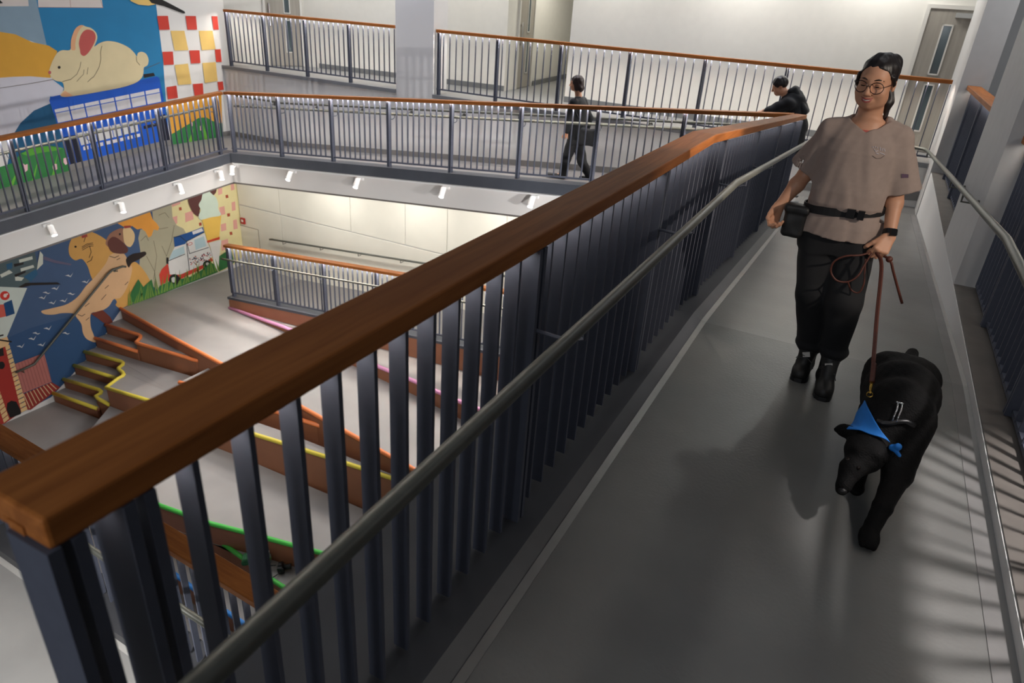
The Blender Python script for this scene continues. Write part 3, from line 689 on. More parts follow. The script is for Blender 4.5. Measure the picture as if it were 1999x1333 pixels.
def quadgrid(a, b, c, d, nu, nv, gu=0.08, gv=0.1):
    """a b top left/right, d c bottom left/right -> list of cells"""
    out = []
    L = lambda p, q, t: (p[0] + (q[0] - p[0]) * t, p[1] + (q[1] - p[1]) * t)
    for j in range(nv):
        for i in range(nu):
            u0, u1 = (i + gu / 2) / nu, (i + 1 - gu / 2) / nu; v0, v1 = (j + gv / 2) / nv, (j + 1 - gv / 2) / nv
            f = lambda u, v: L(L(a, b, u), L(d, c, u), v)
            out.append([f(u0, v0), f(u1, v0), f(u1, v1), f(u0, v1)])
    return out
W_ = (216, 214, 216)
U = Mural('wall_mural', 'painted mural of a cream rabbit on a blue bus and red checks', (150, 330))
U.shape('sky_paint', [[(-60, -60), (60, -60), (74, 14), (92, 92), (60, 80), (-60, 60)]], (132, 156, 172))
U.shape('sea_blue_paint', [[(60, -60), (298, -60), (305, 12), (318, 115), (332, 300), (60, 350), (30, 330), (16, 300), (25, 262), (50, 232), (97, 202), (98, 170), (112, 130), (92, 92), (74, 14)]], (24, 122, 172))
U.shape('pale_panel', [[(70, -60), (190, -60), (201, 15), (75, 14)], [(-60, -60), (50, -60), (56, 12), (-60, 13)]], (214, 204, 198))
U.stroke('panel_outline', [[(75, 14), (201, 15), (190, -20)], [(135, -20), (138, 14)]], 1.0, (176, 140, 130))
U.shape('yellow_hill', [[(-60, 58), (0, 62), (30, 67), (62, 82), (95, 89), (112, 100), (106, 118), (98, 132), (99, 152), (60, 149), (25, 150), (-60, 156)]], (216, 160, 52), False)
U.shape('pale_cloud', [[(-60, 156), (25, 150), (60, 149), (100, 153), (124, 172), (120, 190), (97, 188), (98, 203), (62, 222), (40, 242), (27, 262), (-60, 290)]], (206, 204, 212))
U.shape('dark_blue_hill', [[(25, 264), (40, 240), (66, 216), (98, 202), (112, 240), (150, 350), (10, 350), (18, 300)]], (6, 84, 124))
bus = U.shape('blue_bus', [[(96, 196), (99, 189), (124, 184), (200, 172), (306, 149), (311, 152), (320, 196), (334, 285), (140, 334), (112, 242)]], (10, 84, 190))
U.shape('bus_windows', quadgrid((105, 214), (312, 172), (316, 198), (112, 240), 7, 1, 0.09, 0.0), W_, parent=bus)
U.stroke('window_bars', [[(107, 221), (314, 180)]], 1.6, (10, 84, 190), parent=bus)
U.shape('lower_windows', quadgrid((150, 260), (268, 234), (271, 256), (158, 284), 7, 1, 0.09, 0.0), (206, 206, 204), parent=bus)
U.stroke('lower_window_bars', [[(151, 266), (269, 240)]], 1.4, (10, 84, 190), parent=bus)
U.shape('white_dashes', quadgrid((160, 287), (275, 260), (276, 266), (161, 294), 8, 1, 0.3, 0.0), W_, parent=bus)
U.shape('bus_doors', [[(124, 268), (134, 266), (150, 332), (141, 334)], [(138, 265), (149, 263), (162, 328), (153, 331)], [(309, 228), (322, 222), (334, 280), (322, 286)], [(280, 246), (305, 240), (306, 246), (281, 252)]], (14, 18, 40), parent=bus)
U.shape('black_undercarriage', [[(208, 318), (214, 307), (268, 292), (280, 296), (276, 303), (225, 315)], [(280, 145), (300, 142), (303, 148), (281, 152)]], (16, 14, 18), parent=bus)
rab = U.shape('rabbit_body', [[(104, 116), (112, 103), (122, 98), (137, 97), (139, 80), (144, 62), (152, 52), (160, 49), (168, 52), (178, 55), (187, 63), (190, 73), (187, 84), (184, 91), (195, 84), (210, 80), (230, 83), (250, 92), (262, 103), (267, 110), (269, 104), (276, 101), (285, 105), (290, 116), (288, 127), (281, 132), (280, 142), (277, 151), (266, 161), (240, 170), (200, 178), (160, 185), (130, 189), (118, 187), (121, 180), (125, 174), (122, 161), (110, 158), (101, 152), (96, 140), (99, 128)]], (216, 200, 158), True)
U.shape('rabbit_back_ear', [[(139, 96), (139, 78), (146, 58), (155, 50), (163, 50), (156, 57), (150, 70), (147, 86), (147, 97)]], (222, 166, 124), True, rab)
U.shape('rabbit_inner_ear', [[(156, 97), (154, 84), (158, 68), (166, 59), (175, 58), (184, 63), (187, 73), (183, 86), (174, 101), (165, 109), (158, 106)]], (190, 86, 80), True, rab)
U.shape('rabbit_foot', [[(118, 186), (127, 177), (143, 187), (130, 189)]], (226, 170, 128), False, rab)
U.shape('rabbit_eye', [ell(115.5, 131.5, 2.8, 2.8)], (12, 10, 10), False, rab)
U.shape('rabbit_nose', [ell(97.2, 141.5, 2.8, 3.4)], (190, 92, 92), False, rab)
U.stroke('fur_lines', [[(158, 121), (156, 132), (150, 145), (138, 155), (122, 159)], [(164, 136), (163, 145), (157, 151), (150, 159)], [(172, 132), (170, 145)], [(199, 90), (196, 102), (197, 115), (194, 130), (189, 140), (183, 150), (178, 153), (171, 160)], [(266, 111), (267, 120), (273, 127)], [(0, 172), (60, 163), (104, 155)], [(282, 135), (312, 122)]], 0.9, (92, 80, 62), rab)
U.shape('check_yellow', [[(333, 60), (360, 60), (368, 98), (341, 99)], [(388, 60), (415, 60), (421, 96), (394, 98)], [(341, 127), (367, 124), (374, 164), (348, 166)], [(395, 123), (421, 121), (425, 158), (400, 162)]], (226, 190, 110))
U.shape('check_red', [[(306.5, 31), (328, 31), (331.5, 58), (311, 58.5)], [(362, 31), (382.5, 31.5), (385, 58), (366, 58)], [(413, 31.5), (424.5, 31.8), (427, 58), (417, 58)],
    [(317, 101), (337.5, 100.5), (339.5, 126), (320, 127)], [(369.5, 98.5), (389.5, 98), (391.5, 123), (373, 124)], [(419.5, 96.5), (430.5, 96), (433, 121), (422, 121)],
    [(325, 170), (344.5, 167), (347.5, 191), (328, 194)], [(376.5, 164), (396, 162.5), (397.5, 184), (380, 187)], [(424.5, 160), (435, 159), (437, 175), (427, 177)]], (200, 60, 46))
U.shape('amber_field', [[(328, 205), (432, 178), (434, 260), (337, 270)]], (222, 160, 58))
U.shape('green_bush', [[(335, 262), (352, 252), (372, 240), (388, 230), (403, 229), (415, 236), (425, 240), (434, 240), (436, 268), (380, 282), (336, 292)], [(-60, 345), (0, 326), (25, 318), (42, 298), (70, 287), (100, 284), (124, 289), (134, 318), (140, 345), (60, 375), (-60, 410)]], (44, 122, 62))
U.shape('bright_green_top', [[(42, 300), (60, 290), (90, 285), (122, 289), (110, 294), (80, 298), (56, 305)]], (84, 160, 48))
U.shape('leaf_blades', [[(60, 360), (75, 310), (66, 358)], [(15, 370), (40, 320), (24, 368)], [(100, 348), (112, 300), (106, 346)], [(400, 280), (396, 240), (408, 278)], [(365, 284), (378, 250), (374, 283)]], (104, 176, 56))
U.shape('tulips', [[(44, 318), (49, 322), (54, 320), (54, 332), (48, 337), (44, 330)], [(103, 320), (111, 320), (112, 330), (106, 334), (103, 328)], [(124, 309), (133, 307), (134, 318), (128, 322), (124, 317)], [(372, 238), (376, 239), (376, 246), (373, 247)], [(390, 246), (394, 245), (395, 253), (391, 255)]], (226, 184, 190))
U.shape('yellow_disc', [[(250, -10), (255, 2), (270, 9), (290, 11), (306, 8), (300, -10)]], (226, 190, 110))
U.shape('black_branch', [[(280, -12), (302, -8), (330, 6), (360, 22), (362, 26), (357, 26), (320, 12), (296, 6)], [(-20, -5), (0, 0), (6, 6), (0, 7), (-20, 3)]], (14, 14, 14))

L_ = Mural('wall_mural', 'painted mural of animals, sea birds and an ice cream van above the steps', (150, 780))
L_.shape('sea_paint', [[(-80, 520), (330, 385), (350, 560), (237, 603), (170, 700), (100, 775), (-80, 870)]], (62, 88, 124))
L_.shape('deep_sea_paint', [[(-80, 700), (60, 640), (200, 600), (215, 640), (170, 700), (100, 775), (-80, 870)]], (44, 78, 118))
L_.shape('check_ground', [[(318, 390), (470, 335), (475, 500), (450, 522), (427, 531), (330, 568)]], (230, 216, 160))
L_.shape('pink_checks', [[(425, 362), (433, 359), (434, 378), (426, 381)], [(450, 355), (456, 353), (458, 370), (451, 372)], [(361, 416), (376, 411), (378, 428), (362, 434)], [(334, 425), (346, 421), (346, 436), (336, 440)], [(428, 405), (438, 402), (440, 418), (430, 420)], [(452, 395), (459, 393), (460, 410), (453, 412)], [(431, 438), (441, 435), (442, 449), (432, 452)], [(455, 430), (462, 428), (464, 446), (456, 448)], [(432, 470), (445, 466), (446, 484), (433, 490)], [(334, 392), (352, 386), (352, 398), (336, 404)]], (226, 164, 150))
L_.shape('red_dots', [[(349, 405), (354, 404), (355, 410), (350, 411)], [(440, 381), (445, 380), (446, 386), (441, 387)], [(443, 417), (449, 416), (449, 422), (444, 423)], [(448, 453), (453, 452), (454, 458), (449, 459)], [(388, 435), (393, 434), (394, 440), (389, 441)]], (170, 74, 50))
fig = L_.shape('grey_figure', [[(297, 408), (315, 397), (334, 390), (337, 425), (345, 440), (358, 446), (366, 460), (352, 520), (340, 560), (316, 572), (300, 560), (285, 545), (272, 520), (274, 490), (270, 465), (274, 448), (285, 446), (300, 445)]], (172, 166, 140))
L_.stroke('figure_lines', [[(298, 440), (312, 447), (328, 444)], [(300, 470), (306, 500), (300, 545)], [(316, 480), (325, 500), (335, 470), (340, 440)], [(275, 470), (285, 460), (290, 470)], [(286, 500), (302, 530), (304, 560)], [(310, 420), (322, 415), (330, 425)]], 0.9, (112, 104, 84), fig)
L_.shape('orange_plume', [[(226, 434), (245, 428), (262, 420), (292, 411), (298, 428), (306, 436), (311, 444), (308, 450), (300, 448), (296, 460), (290, 464), (284, 452), (276, 446), (268, 448), (258, 441), (244, 444)]], (232, 158, 62))
# yellow animal
ani = L_.shape('amber_animal', [[(137, 500), (134, 487), (137, 472), (146, 459), (160, 454), (176, 452), (195, 460), (211, 472), (222, 490), (252, 512), (266, 512), (284, 532), (293, 550), (296, 566), (290, 580), (262, 590), (238, 601), (226, 596), (226, 585), (190, 560), (178, 540), (172, 522), (165, 510), (158, 505), (147, 508)]], (206, 156, 82), True)
L_.shape('tan_animal', [[(206, 515), (216, 497), (240, 494), (251, 511), (258, 525), (250, 556), (236, 580), (222, 584), (212, 598), (195, 608), (178, 612), (177, 636), (183, 654), (187, 668), (170, 662), (162, 650), (159, 633), (150, 620), (143, 612), (122, 611), (104, 614), (87, 613), (81, 607), (100, 602), (130, 594), (152, 579), (168, 558), (184, 542)]], (212, 172, 130), True, ani)
L_.shape('brown_head', [[(206, 474), (213, 458), (226, 449), (240, 446), (245, 462), (240, 478), (226, 484), (212, 482)]], (150, 106, 84), True, ani)
L_.shape('cream_muzzle', [[(241, 446), (252, 443), (262, 455), (262, 470), (254, 482), (244, 476), (241, 462)]], (222, 192, 142), True, ani)
L_.shape('dark_brown_ear', [[(210, 474), (218, 463), (228, 464), (242, 475), (250, 486), (246, 494), (230, 495), (216, 490)]], (94, 50, 42), True, ani)
L_.shape('black_collar', [[(246, 506), (258, 496), (272, 493), (283, 491), (285, 497), (272, 506), (258, 513), (251, 522)]], (30, 18, 14), True, ani)
L_.shape('animal_eyes', [ell(147.5, 481.5, 2.2, 2.2), ell(234, 457, 2, 2.2)], (16, 12, 10), False, ani)
L_.stroke('whisker_lines', [[(160, 485), (172, 478), (182, 477)], [(161, 488), (173, 481), (182, 480)], [(160, 482), (170, 476), (181, 474)], [(175, 480), (178, 492), (174, 503)], [(181, 500), (178, 508), (170, 512)], [(214, 500), (224, 503), (232, 499)], [(228, 507), (234, 504)], [(152, 614), (160, 617), (166, 613)], [(168, 625), (174, 620)], [(166, 598), (174, 592)], [(205, 563), (212, 557)], [(198, 585), (207, 575)], [(244, 556), (250, 550)], [(164, 472), (167, 462)]], 1.2, (58, 44, 32), ani)
L_.shape('brown_leg', [[(177, 612), (200, 605), (215, 618), (222, 632), (205, 632), (192, 622)]], (112, 52, 40))
L_.shape('red_bow', [[(159, 460), (170, 457), (171, 462), (160, 465)], [(242, 441), (255, 440), (256, 444), (243, 446)]], (160, 60, 52))
# van
van = L_.shape('van_body', [[(328, 512), (333, 498), (341, 482), (363, 475), (366, 470), (399, 455), (408, 480), (415, 500), (400, 515), (352, 536), (332, 536)]], (220, 218, 214))
L_.shape('van_roof', [[(339, 463), (370, 453), (396, 443), (399, 454), (364, 472), (362, 476), (341, 482)]], (18, 76, 140), False, van)
L_.shape('van_sign', [[(375, 452), (394, 445), (397, 451), (377, 458)]], W_, False, van)
L_.shape('van_glass', [[(331, 503), (338, 489), (359, 480), (361, 494), (332, 507)], [(379, 468), (398, 461), (403, 480), (382, 488)]], (176, 200, 206), False, van)
L_.stroke('van_trim', [[(364, 470), (370, 495), (407, 483)], [(399, 453), (365, 471)], [(329, 509), (361, 496)], [(364, 476), (370, 530)], [(339, 463), (352, 461), (362, 470)]], 1.3, (28, 40, 48), van)
L_.shape('van_bumper', [[(311, 536), (316, 525), (328, 514), (331, 536), (352, 536), (400, 515), (412, 503), (416, 508), (400, 522), (352, 545), (330, 548), (314, 557)]], (196, 60, 44), False, van)
L_.shape('black_mirror', [[(325, 502), (329, 503), (329, 516), (325, 514)]], (20, 16, 16), False, van)
sprk = []
rs = random.Random(3)
for i in range(60):
    u, v = rs.random(), rs.random()
    px_ = 369 + 41 * u + 4 * v; py_ = 504 - 14 * u + 15 * v
    a = rs.random() * 3.1; sprk.append([(px_ + 1.5 * math.cos(a + k) * (1 if k % 3.14 < 1 else 1), py_ + 1.2 * math.sin(a + k)) for k in (0.0, 1.2, 3.14, 4.34)])
L_.shape('red_sprinkles', sprk[:30], (190, 60, 50), False, van)
L_.shape('navy_sprinkles', sprk[30:], (40, 44, 70), False, van)
L_.shape('red_oval', [ell(371, 476, 5, 2.8, rot=-.3)], (196, 60, 44), False, van)
L_.shape('oval_fill', [ell(371, 476, 3.8, 1.8, rot=-.3)], (224, 222, 216), False, van)
L_.shape('wheel', [ell(340.5, 546, 10.5, 11), ell(405, 517, 9, 9)], (16, 16, 18), False, van)
L_.shape('wheel_hub', [ell(339, 546, 4.6, 5.4), ell(405, 515, 3, 3)], (200, 200, 196), False, van)
# ice cream
L_.shape('chocolate_disc', [[(368, 396), (369, 383), (378, 376), (394, 368), (416, 360), (423, 362), (422, 374), (416, 382), (392, 404), (389, 422), (378, 416)]], (92, 50, 46), True)
ice = L_.shape('ice_cream_cone', [[(394, 428), (432, 420), (428, 464), (405, 472)]], (234, 190, 88))
L_.shape('soft_ice_swirl', [[(404, 369), (412, 377), (422, 386), (426, 398), (426, 408), (431, 420), (412, 424), (391, 429), (388, 420), (392, 410), (388, 400), (393, 390), (396, 378)]], (208, 222, 204), True, ice)
L_.shape('red_band', [[(404, 470), (429, 462), (429, 467), (405, 474)]], (204, 66, 40), False, ice)
L_.shape('cone_tip', [[(408, 474), (432, 468), (426, 528), (422, 528)]], (222, 218, 212), False, ice)
L_.shape('grass', [[(312, 558), (330, 550), (345, 556), (352, 545), (372, 540), (395, 526), (412, 512), (418, 516), (426, 531), (380, 549), (330, 568), (305, 580)], [(428, 500), (440, 492), (452, 490), (458, 512), (440, 524), (427, 530)], [(254, 590), (256, 570), (270, 545), (280, 560), (296, 545), (305, 580), (275, 592)]], (42, 104, 52))
bl = []
for i in range(34):
    t = i / 33; bx_ = 252 + 175 * t; by_ = 598 - 70 * t; hgt = 22 + 16 * rs.random(); dx = -8 + 16 * rs.random()
    bl.append([(bx_ - 2.0, by_), (bx_ + dx, by_ - hgt), (bx_ + 2.0, by_ - 0.8)])
L_.shape('grass_blades', bl, (104, 138, 56), stuff=True)
# birds
bd = []
for (bx_, by_, sgn) in ((135, 537, 1), (167, 549, 1), (108, 562, 1), (91, 570, -1), (83, 580, 1), (139, 572, -1), (124, 586, 1), (102, 590, 1), (93, 640, 1), (71, 649, -1), (63, 660, 1), (129, 649, -1), (81, 672, 1), (40, 675, 1)):
    bd.append([(bx_ - 8, by_ + 1), (bx_ - 1, by_ - 1), (bx_ + 2, by_ + 2), (bx_ + 8, by_ - 3 * sgn - 2), (bx_ + 3, by_ + 4), (bx_ - 2, by_ + 2)])
L_.shape('white_birds', bd, (196, 200, 204))
L_.shape('rainbow_band', [[(86, 500), (108, 508), (140, 515), (138, 518), (106, 513), (84, 506)]], (98, 92, 118))
# ship, sails, lighthouse
ship = L_.shape('ship_rig', [[(-80, 540), (20, 508), (68, 492), (74, 520), (66, 545), (40, 560), (-80, 568)]], (78, 96, 100))
L_.shape('sail_strips', [[(37, 507), (63, 500), (64, 506), (38, 513)], [(40, 524), (65, 517), (67, 522), (41, 530)], [(78, 490), (84, 497), (84, 515), (72, 527), (74, 512)], [(0, 536), (18, 527), (25, 532), (3, 542)], [(29, 539), (47, 542), (42, 548), (30, 548)]], (206, 212, 200), False, ship)
L_.shape('teal_hull', [[(46, 540), (70, 525), (74, 535), (60, 550)], [(12, 516), (24, 512), (24, 524), (14, 526)]], (34, 92, 128), False, ship)
L_.shape('bowsprit', [[(36, 560), (50, 552), (112, 551), (119, 555), (60, 557), (40, 562)], [(27, 515), (46, 512), (46, 516), (28, 521)], [(28, 536), (50, 528), (50, 532), (30, 541)]], (26, 20, 18), False, ship)
L_.shape('jib_sail', [[(-80, 556), (53, 562), (0, 690), (-80, 760)]], (202, 212, 204))
L_.shape('sail_badge', [ell(9.5, 577, 9.5, 9)], (206, 50, 38))
L_.shape('sail_badge_mark', [ell(10, 577, 3.6, 4.2, 6), ell(14, 574, 2, 2, 6)], (232, 214, 206))
L_.shape('sail_red', [[(-80, 600), (8, 594), (13, 617), (-80, 640)]], (206, 92, 76))
L_.shape('sail_navy', [[(7, 592), (23, 585), (29, 612), (12, 618)]], (10, 68, 116))
L_.shape('pink_jetty', [[(25, 712), (86, 689), (101, 745), (44, 768)]], (176, 108, 100))
L_.stroke('jetty_lines', [[(30 + 6 * i, 711 - 2.2 * i), (46 + 6.0 * i, 766 - 2.6 * i)] for i in range(10)], 0.8, (128, 70, 70))
L_.shape('striped_ground', [[(44, 770), (101, 746), (118, 756), (60, 800), (52, 800)], [(-40, 815), (0, 800), (16, 815), (0, 826), (-40, 845)]], (140, 44, 36))
L_.stroke('ground_stripes', [[(46 + 6.5 * i, 769 - 2.6 * i), (58 + 6.5 * i, 796 - 4.6 * i)] for i in range(9)], 1.8, (206, 178, 140))
lh = L_.shape('lighthouse', [[(-30, 690), (12, 672), (45, 802), (10, 826), (-30, 840)]], (160, 44, 36))
L_.shape('lighthouse_bricks', quadgrid((10, 676), (18, 672), (54, 800), (42, 806), 1, 15, 0, 0.18), (222, 188, 134), False, lh, True)
L_.shape('lighthouse_bricks', quadgrid((-14, 760), (-4, 752), (18, 818), (8, 826), 1, 8, 0, 0.18), (222, 188, 134), False, lh, True)
L_.shape('lighthouse_door', [[(13, 800), (14, 787), (22, 782), (32, 784), (40, 800), (41, 808), (20, 816)]], (16, 12, 12), False, lh)
L_.shape('lighthouse_window', [ell(3, 713, 6.5, 7.5), [(-6, 680), (6, 678), (8, 694), (-6, 697)]], (16, 12, 14), False, lh)
L_.shape('lighthouse_cap', [[(-20, 668), (14, 657), (18, 668), (16, 674), (-20, 688)]], (226, 186, 136), False, lh)
L_.stroke('lighthouse_gallery', [[(-10, 662), (22, 667)], [(-6, 657), (6, 654)]], 3, (20, 16, 16), lh)
# ================================================================== FIGURES: signed-distance modelling
class SDF:
    def __init__(s, lo, hi, h):
        s.lo = np.array(lo, np.float32); s.h = h
        s.n = np.ceil((np.array(hi) - s.lo) / h).astype(int) + 1
        s.ax = [(s.lo[i] + h * np.arange(s.n[i])).astype(np.float32) for i in range(3)]
        s.a = np.full(tuple(s.n), 0.3, np.float32)
    def _sl(s, lo, hi, m):
        i0 = np.clip(np.floor((np.array(lo) - m - s.lo) / s.h).astype(int), 0, s.n - 1)
        i1 = np.clip(np.ceil((np.array(hi) + m - s.lo) / s.h).astype(int) + 1, 1, s.n)
        return tuple(slice(a, b) for a, b in zip(i0, i1))
    def apply(s, fn, lo, hi, k=0.01, mode='add'):
        sl = s._sl(lo, hi, k + 0.03)
        if any(q.stop <= q.start for q in sl): return
        X = s.ax[0][sl[0]][:, None, None]; Y_ = s.ax[1][sl[1]][None, :, None]; Z_ = s.ax[2][sl[2]][None, None, :]
        d = fn(X, Y_, Z_).astype(np.float32); a = s.a[sl]
        if mode == 'sub': a2, d2 = -a, d
        else: a2, d2 = a, d
        h = np.maximum(k - np.abs(a2 - d2), 0) / max(k, 1e-6)
        r = np.minimum(a2, d2) - h * h * k * 0.25
        s.a[sl] = -r if mode == 'sub' else r
    def cone(s, a, b, ra, rb=None, k=0.01, mode='add'):
        rb = ra if rb is None else rb
        a = np.array(a, float); b = np.array(b, float); d = b - a; L2 = d.dot(d) + 1e-12; R = max(ra, rb)
        def fn(X, Y_, Z_):
            px, py, pz = X - a[0], Y_ - a[1], Z_ - a[2]
            t = np.clip((px * d[0] + py * d[1] + pz * d[2]) / L2, 0, 1)
            return np.sqrt((px - t * d[0]) ** 2 + (py - t * d[1]) ** 2 + (pz - t * d[2]) ** 2) - (ra + t * (rb - ra))
        s.apply(fn, np.minimum(a, b) - R, np.maximum(a, b) + R, k, mode); return s
    def chain(s, pts, rs, k=0.01):
        for i in range(len(pts) - 1): s.cone(pts[i], pts[i + 1], rs[i], rs[i + 1], k)
        return s
    def ell(s, c, r, k=0.01, mode='add', B=None):
        c = np.array(c, float); r = np.array(r, float); B = np.eye(3) if B is None else np.array(B); R = r.max()
        def fn(X, Y_, Z_):
            p = (X - c[0], Y_ - c[1], Z_ - c[2])
            q = [p[0] * B[0][i] + p[1] * B[1][i] + p[2] * B[2][i] for i in range(3)]
            k0 = np.sqrt(sum((q[i] / r[i]) ** 2 for i in range(3))) + 1e-6
            k1 = np.sqrt(sum((q[i] / r[i] ** 2) ** 2 for i in range(3))) + 1e-6
            return k0 * (k0 - 1) / k1
        s.apply(fn, c - R, c + R, k, mode); return s
    def box(s, c, r, rad=0.01, k=0.01, mode='add', B=None):
        c = np.array(c, float); r = np.array(r, float) - rad; B = np.eye(3) if B is None else np.array(B); R = np.linalg.norm(r) + rad
        def fn(X, Y_, Z_):
            p = (X - c[0], Y_ - c[1], Z_ - c[2])
            q = [np.abs(p[0] * B[0][i] + p[1] * B[1][i] + p[2] * B[2][i]) - r[i] for i in range(3)]
            return np.sqrt(sum(np.maximum(v, 0) ** 2 for v in q)) + np.minimum(np.maximum(np.maximum(q[0], q[1]), q[2]), 0) - rad
        s.apply(fn, c - R, c + R, k, mode); return s
    def stack(s, rings, k=0.02, rnd=1.0):
        """rings: (z, cx, cy, rx, ry) from bottom to top: body-like stack of ellipses, flat ends"""
        R = np.array(rings, float); zs = R[:, 0]
        def fn(X, Y_, Z_):
            z = Z_.ravel(); I = [np.interp(z, zs, R[:, j])[None, None, :] for j in range(1, 5)]
            e = np.sqrt(((X - I[0]) / I[2]) ** 2 + ((Y_ - I[1]) / I[3]) ** 2)
            d = (e - 1) * np.minimum(I[2], I[3])
            return np.maximum(d, np.maximum(zs[0] - Z_, Z_ - zs[-1]))
        lo = [(R[:, 1] - R[:, 3]).min(), (R[:, 2] - R[:, 4]).min(), zs[0]]; hi = [(R[:, 1] + R[:, 3]).max(), (R[:, 2] + R[:, 4]).max(), zs[-1]]
        s.apply(fn, lo, hi, k); return s
    def half(s, p, n, k=0.004):
        """cut away the side n points to"""
        n = np.array(n, float); n /= np.linalg.norm(n); p = np.array(p, float)
        d = (s.ax[0] - p[0])[:, None, None] * n[0] + (s.ax[1] - p[1])[None, :, None] * n[1] + (s.ax[2] - p[2])[None, None, :] * n[2]
        s.a = np.maximum(s.a, d.astype(np.float32)); return s
    def wobble(s, amp, fx, fy, fz, ph=0.0):
        X = s.ax[0][:, None, None]; Y_ = s.ax[1][None, :, None]; Z_ = s.ax[2][None, None, :]
        s.a = s.a + (amp * (np.sin(fx * X + 1.3 * np.sin(fz * 0.5 * Z_) + ph) * np.sin(fz * Z_ + fy * Y_ + 2 * np.sin(fx * 0.4 * X)))).astype(np.float32); return s
    def mesh(s, name):
        a = s.a.copy(); a[0] = a[-1] = 1; a[:, 0] = a[:, -1] = 1; a[:, :, 0] = a[:, :, -1] = 1
        ins = a < 0
        cnt = np.zeros(tuple(np.array(a.shape) - 1), np.uint8)
        for i in (0, 1):
            for j in (0, 1):
                for k in (0, 1): cnt += ins[i:ins.shape[0] - 1 + i, j:ins.shape[1] - 1 + j, k:ins.shape[2] - 1 + k]
        act = (cnt > 0) & (cnt < 8); idx = np.argwhere(act)
        vid = np.full(act.shape, -1, np.int32); vid[act] = np.arange(len(idx))
        cor = [(i, j, k) for i in (0, 1) for j in (0, 1) for k in (0, 1)]
        val = {c: a[idx[:, 0] + c[0], idx[:, 1] + c[1], idx[:, 2] + c[2]] for c in cor}
        acc = np.zeros((len(idx), 3)); num = np.zeros(len(idx))
        for c in cor:
            for ax in range(3):
                if c[ax]: continue
                e = list(c); e[ax] = 1; e = tuple(e)
                v0, v1 = val[c], val[e]; m = (v0 < 0) != (v1 < 0)
                t = np.where(m, v0 / np.where(m, v0 - v1, 1), 0)
                p = np.tile(np.array(c, float), (len(idx), 1)); p[:, ax] += t
                acc[m] += p[m]; num += m
        v = s.lo + s.h * (idx + acc / num[:, None])
        fs = []
        for ax in range(3):
            o = [q for q in range(3) if q != ax]
            A = ins; sl0 = [slice(None)] * 3; sl1 = [slice(None)] * 3
            sl0[ax] = slice(0, -1); sl1[ax] = slice(1, None)
            d = A[tuple(sl0)] != A[tuple(sl1)]; w_ = np.argwhere(d)
            w_ = w_[(w_[:, o[0]] > 0) & (w_[:, o[1]] > 0) & (w_[:, o[0]] < a.shape[o[0]] - 1) & (w_[:, o[1]] < a.shape[o[1]] - 1)]
            flag = ins[tuple(w_.T)]
            def cell(d0, d1):
                c = w_.copy(); c[:, o[0]] += d0; c[:, o[1]] += d1; return vid[tuple(c.T)]
            q = np.stack([cell(-1, -1), cell(0, -1), cell(0, 0), cell(-1, 0)], 1)
            if ax == 1: flag = ~flag
            q[~flag] = q[~flag][:, ::-1]; fs.append(q)
        f = np.concatenate(fs); f = f[(f >= 0).all(1)]
        me = bpy.data.meshes.new(name); me.vertices.add(len(v)); me.vertices.foreach_set('co', v.ravel())
        me.loops.add(len(f) * 4); me.loops.foreach_set('vertex_index', f.ravel().astype(np.int32))
        me.polygons.add(len(f)); me.polygons.foreach_set('loop_start', np.arange(0, len(f) * 4, 4, dtype=np.int32))
        me.update(calc_edges=True); me.validate(); return me
    def build(s, name, mt, parent): return link_mesh(name, s.mesh(name), mt, parent, True)

def frame(f, up=(0, 0, 1)):
    """columns: right(image right when f faces camera), up, forward"""
    f = np.array(f, float); f /= np.linalg.norm(f); u = np.array(up, float); u -= f * u.dot(f); u /= np.linalg.norm(u)
    r = np.cross(u, f); return np.stack([r, u, f], 1)
def rotv(v, axis, a):
    axis = np.array(axis, float) / np.linalg.norm(axis); v = np.array(v, float)
    return v * math.cos(a) + np.cross(axis, v) * math.sin(a) + axis * axis.dot(v) * (1 - math.cos(a))
def hand(S, W, d, n, thumb_side, curls, sc=1.0, thumb=(0.6, 0.5)):
    """W wrist, d finger direction, n palm normal (curl direction), thumb_side +1/-1 along d x n"""
    W = np.array(W, float); d = np.array(d, float); d /= np.linalg.norm(d); n = np.array(n, float); n -= d * n.dot(d); n /= np.linalg.norm(n)
    sd = np.cross(d, n) * thumb_side
    ln = [0.042, 0.046, 0.043, 0.034]; off = [0.027, 0.009, -0.010, -0.027]; base = [0.082, 0.085, 0.081, 0.074]
    tips = []
    for i in range(4):
        kn = W + d * base[i] * sc + sd * off[i] * sc
        S.cone(W + sd * off[i] * 0.55 * sc, kn, 0.0135 * sc, 0.0105 * sc, 0.012)
        p = kn; dd = d; r = 0.0095 * sc; ax = np.cross(d, n); c = curls[i] if hasattr(curls, '__len__') else curls
        for j, f in enumerate((1.0, 0.62, 0.48)):
            dd = rotv(dd, ax, c * (1.0, 1.1, 0.7)[j]); q = p + dd * ln[i] * f * sc
            S.cone(p, q, r, r * 0.88, 0.003); p = q; r *= 0.9
        tips.append(p)
    b0 = W + d * 0.022 * sc + sd * 0.022 * sc
    td = d * math.cos(thumb[0]) + sd * math.sin(thumb[0]); p1 = b0 + td * 0.042 * sc + n * 0.012
    S.cone(b0, p1, 0.0145 * sc, 0.0115 * sc, 0.012)
    td2 = rotv(td, np.cross(td, n), thumb[1]); p2 = p1 + td2 * 0.030 * sc; S.cone(p1, p2, 0.0105 * sc, 0.0095 * sc, 0.004)
    td3 = rotv(td2, np.cross(td, n), thumb[1]); p3 = p2 + td3 * 0.024 * sc; S.cone(p2, p3, 0.0095 * sc, 0.008 * sc, 0.004)
    return tips, p3

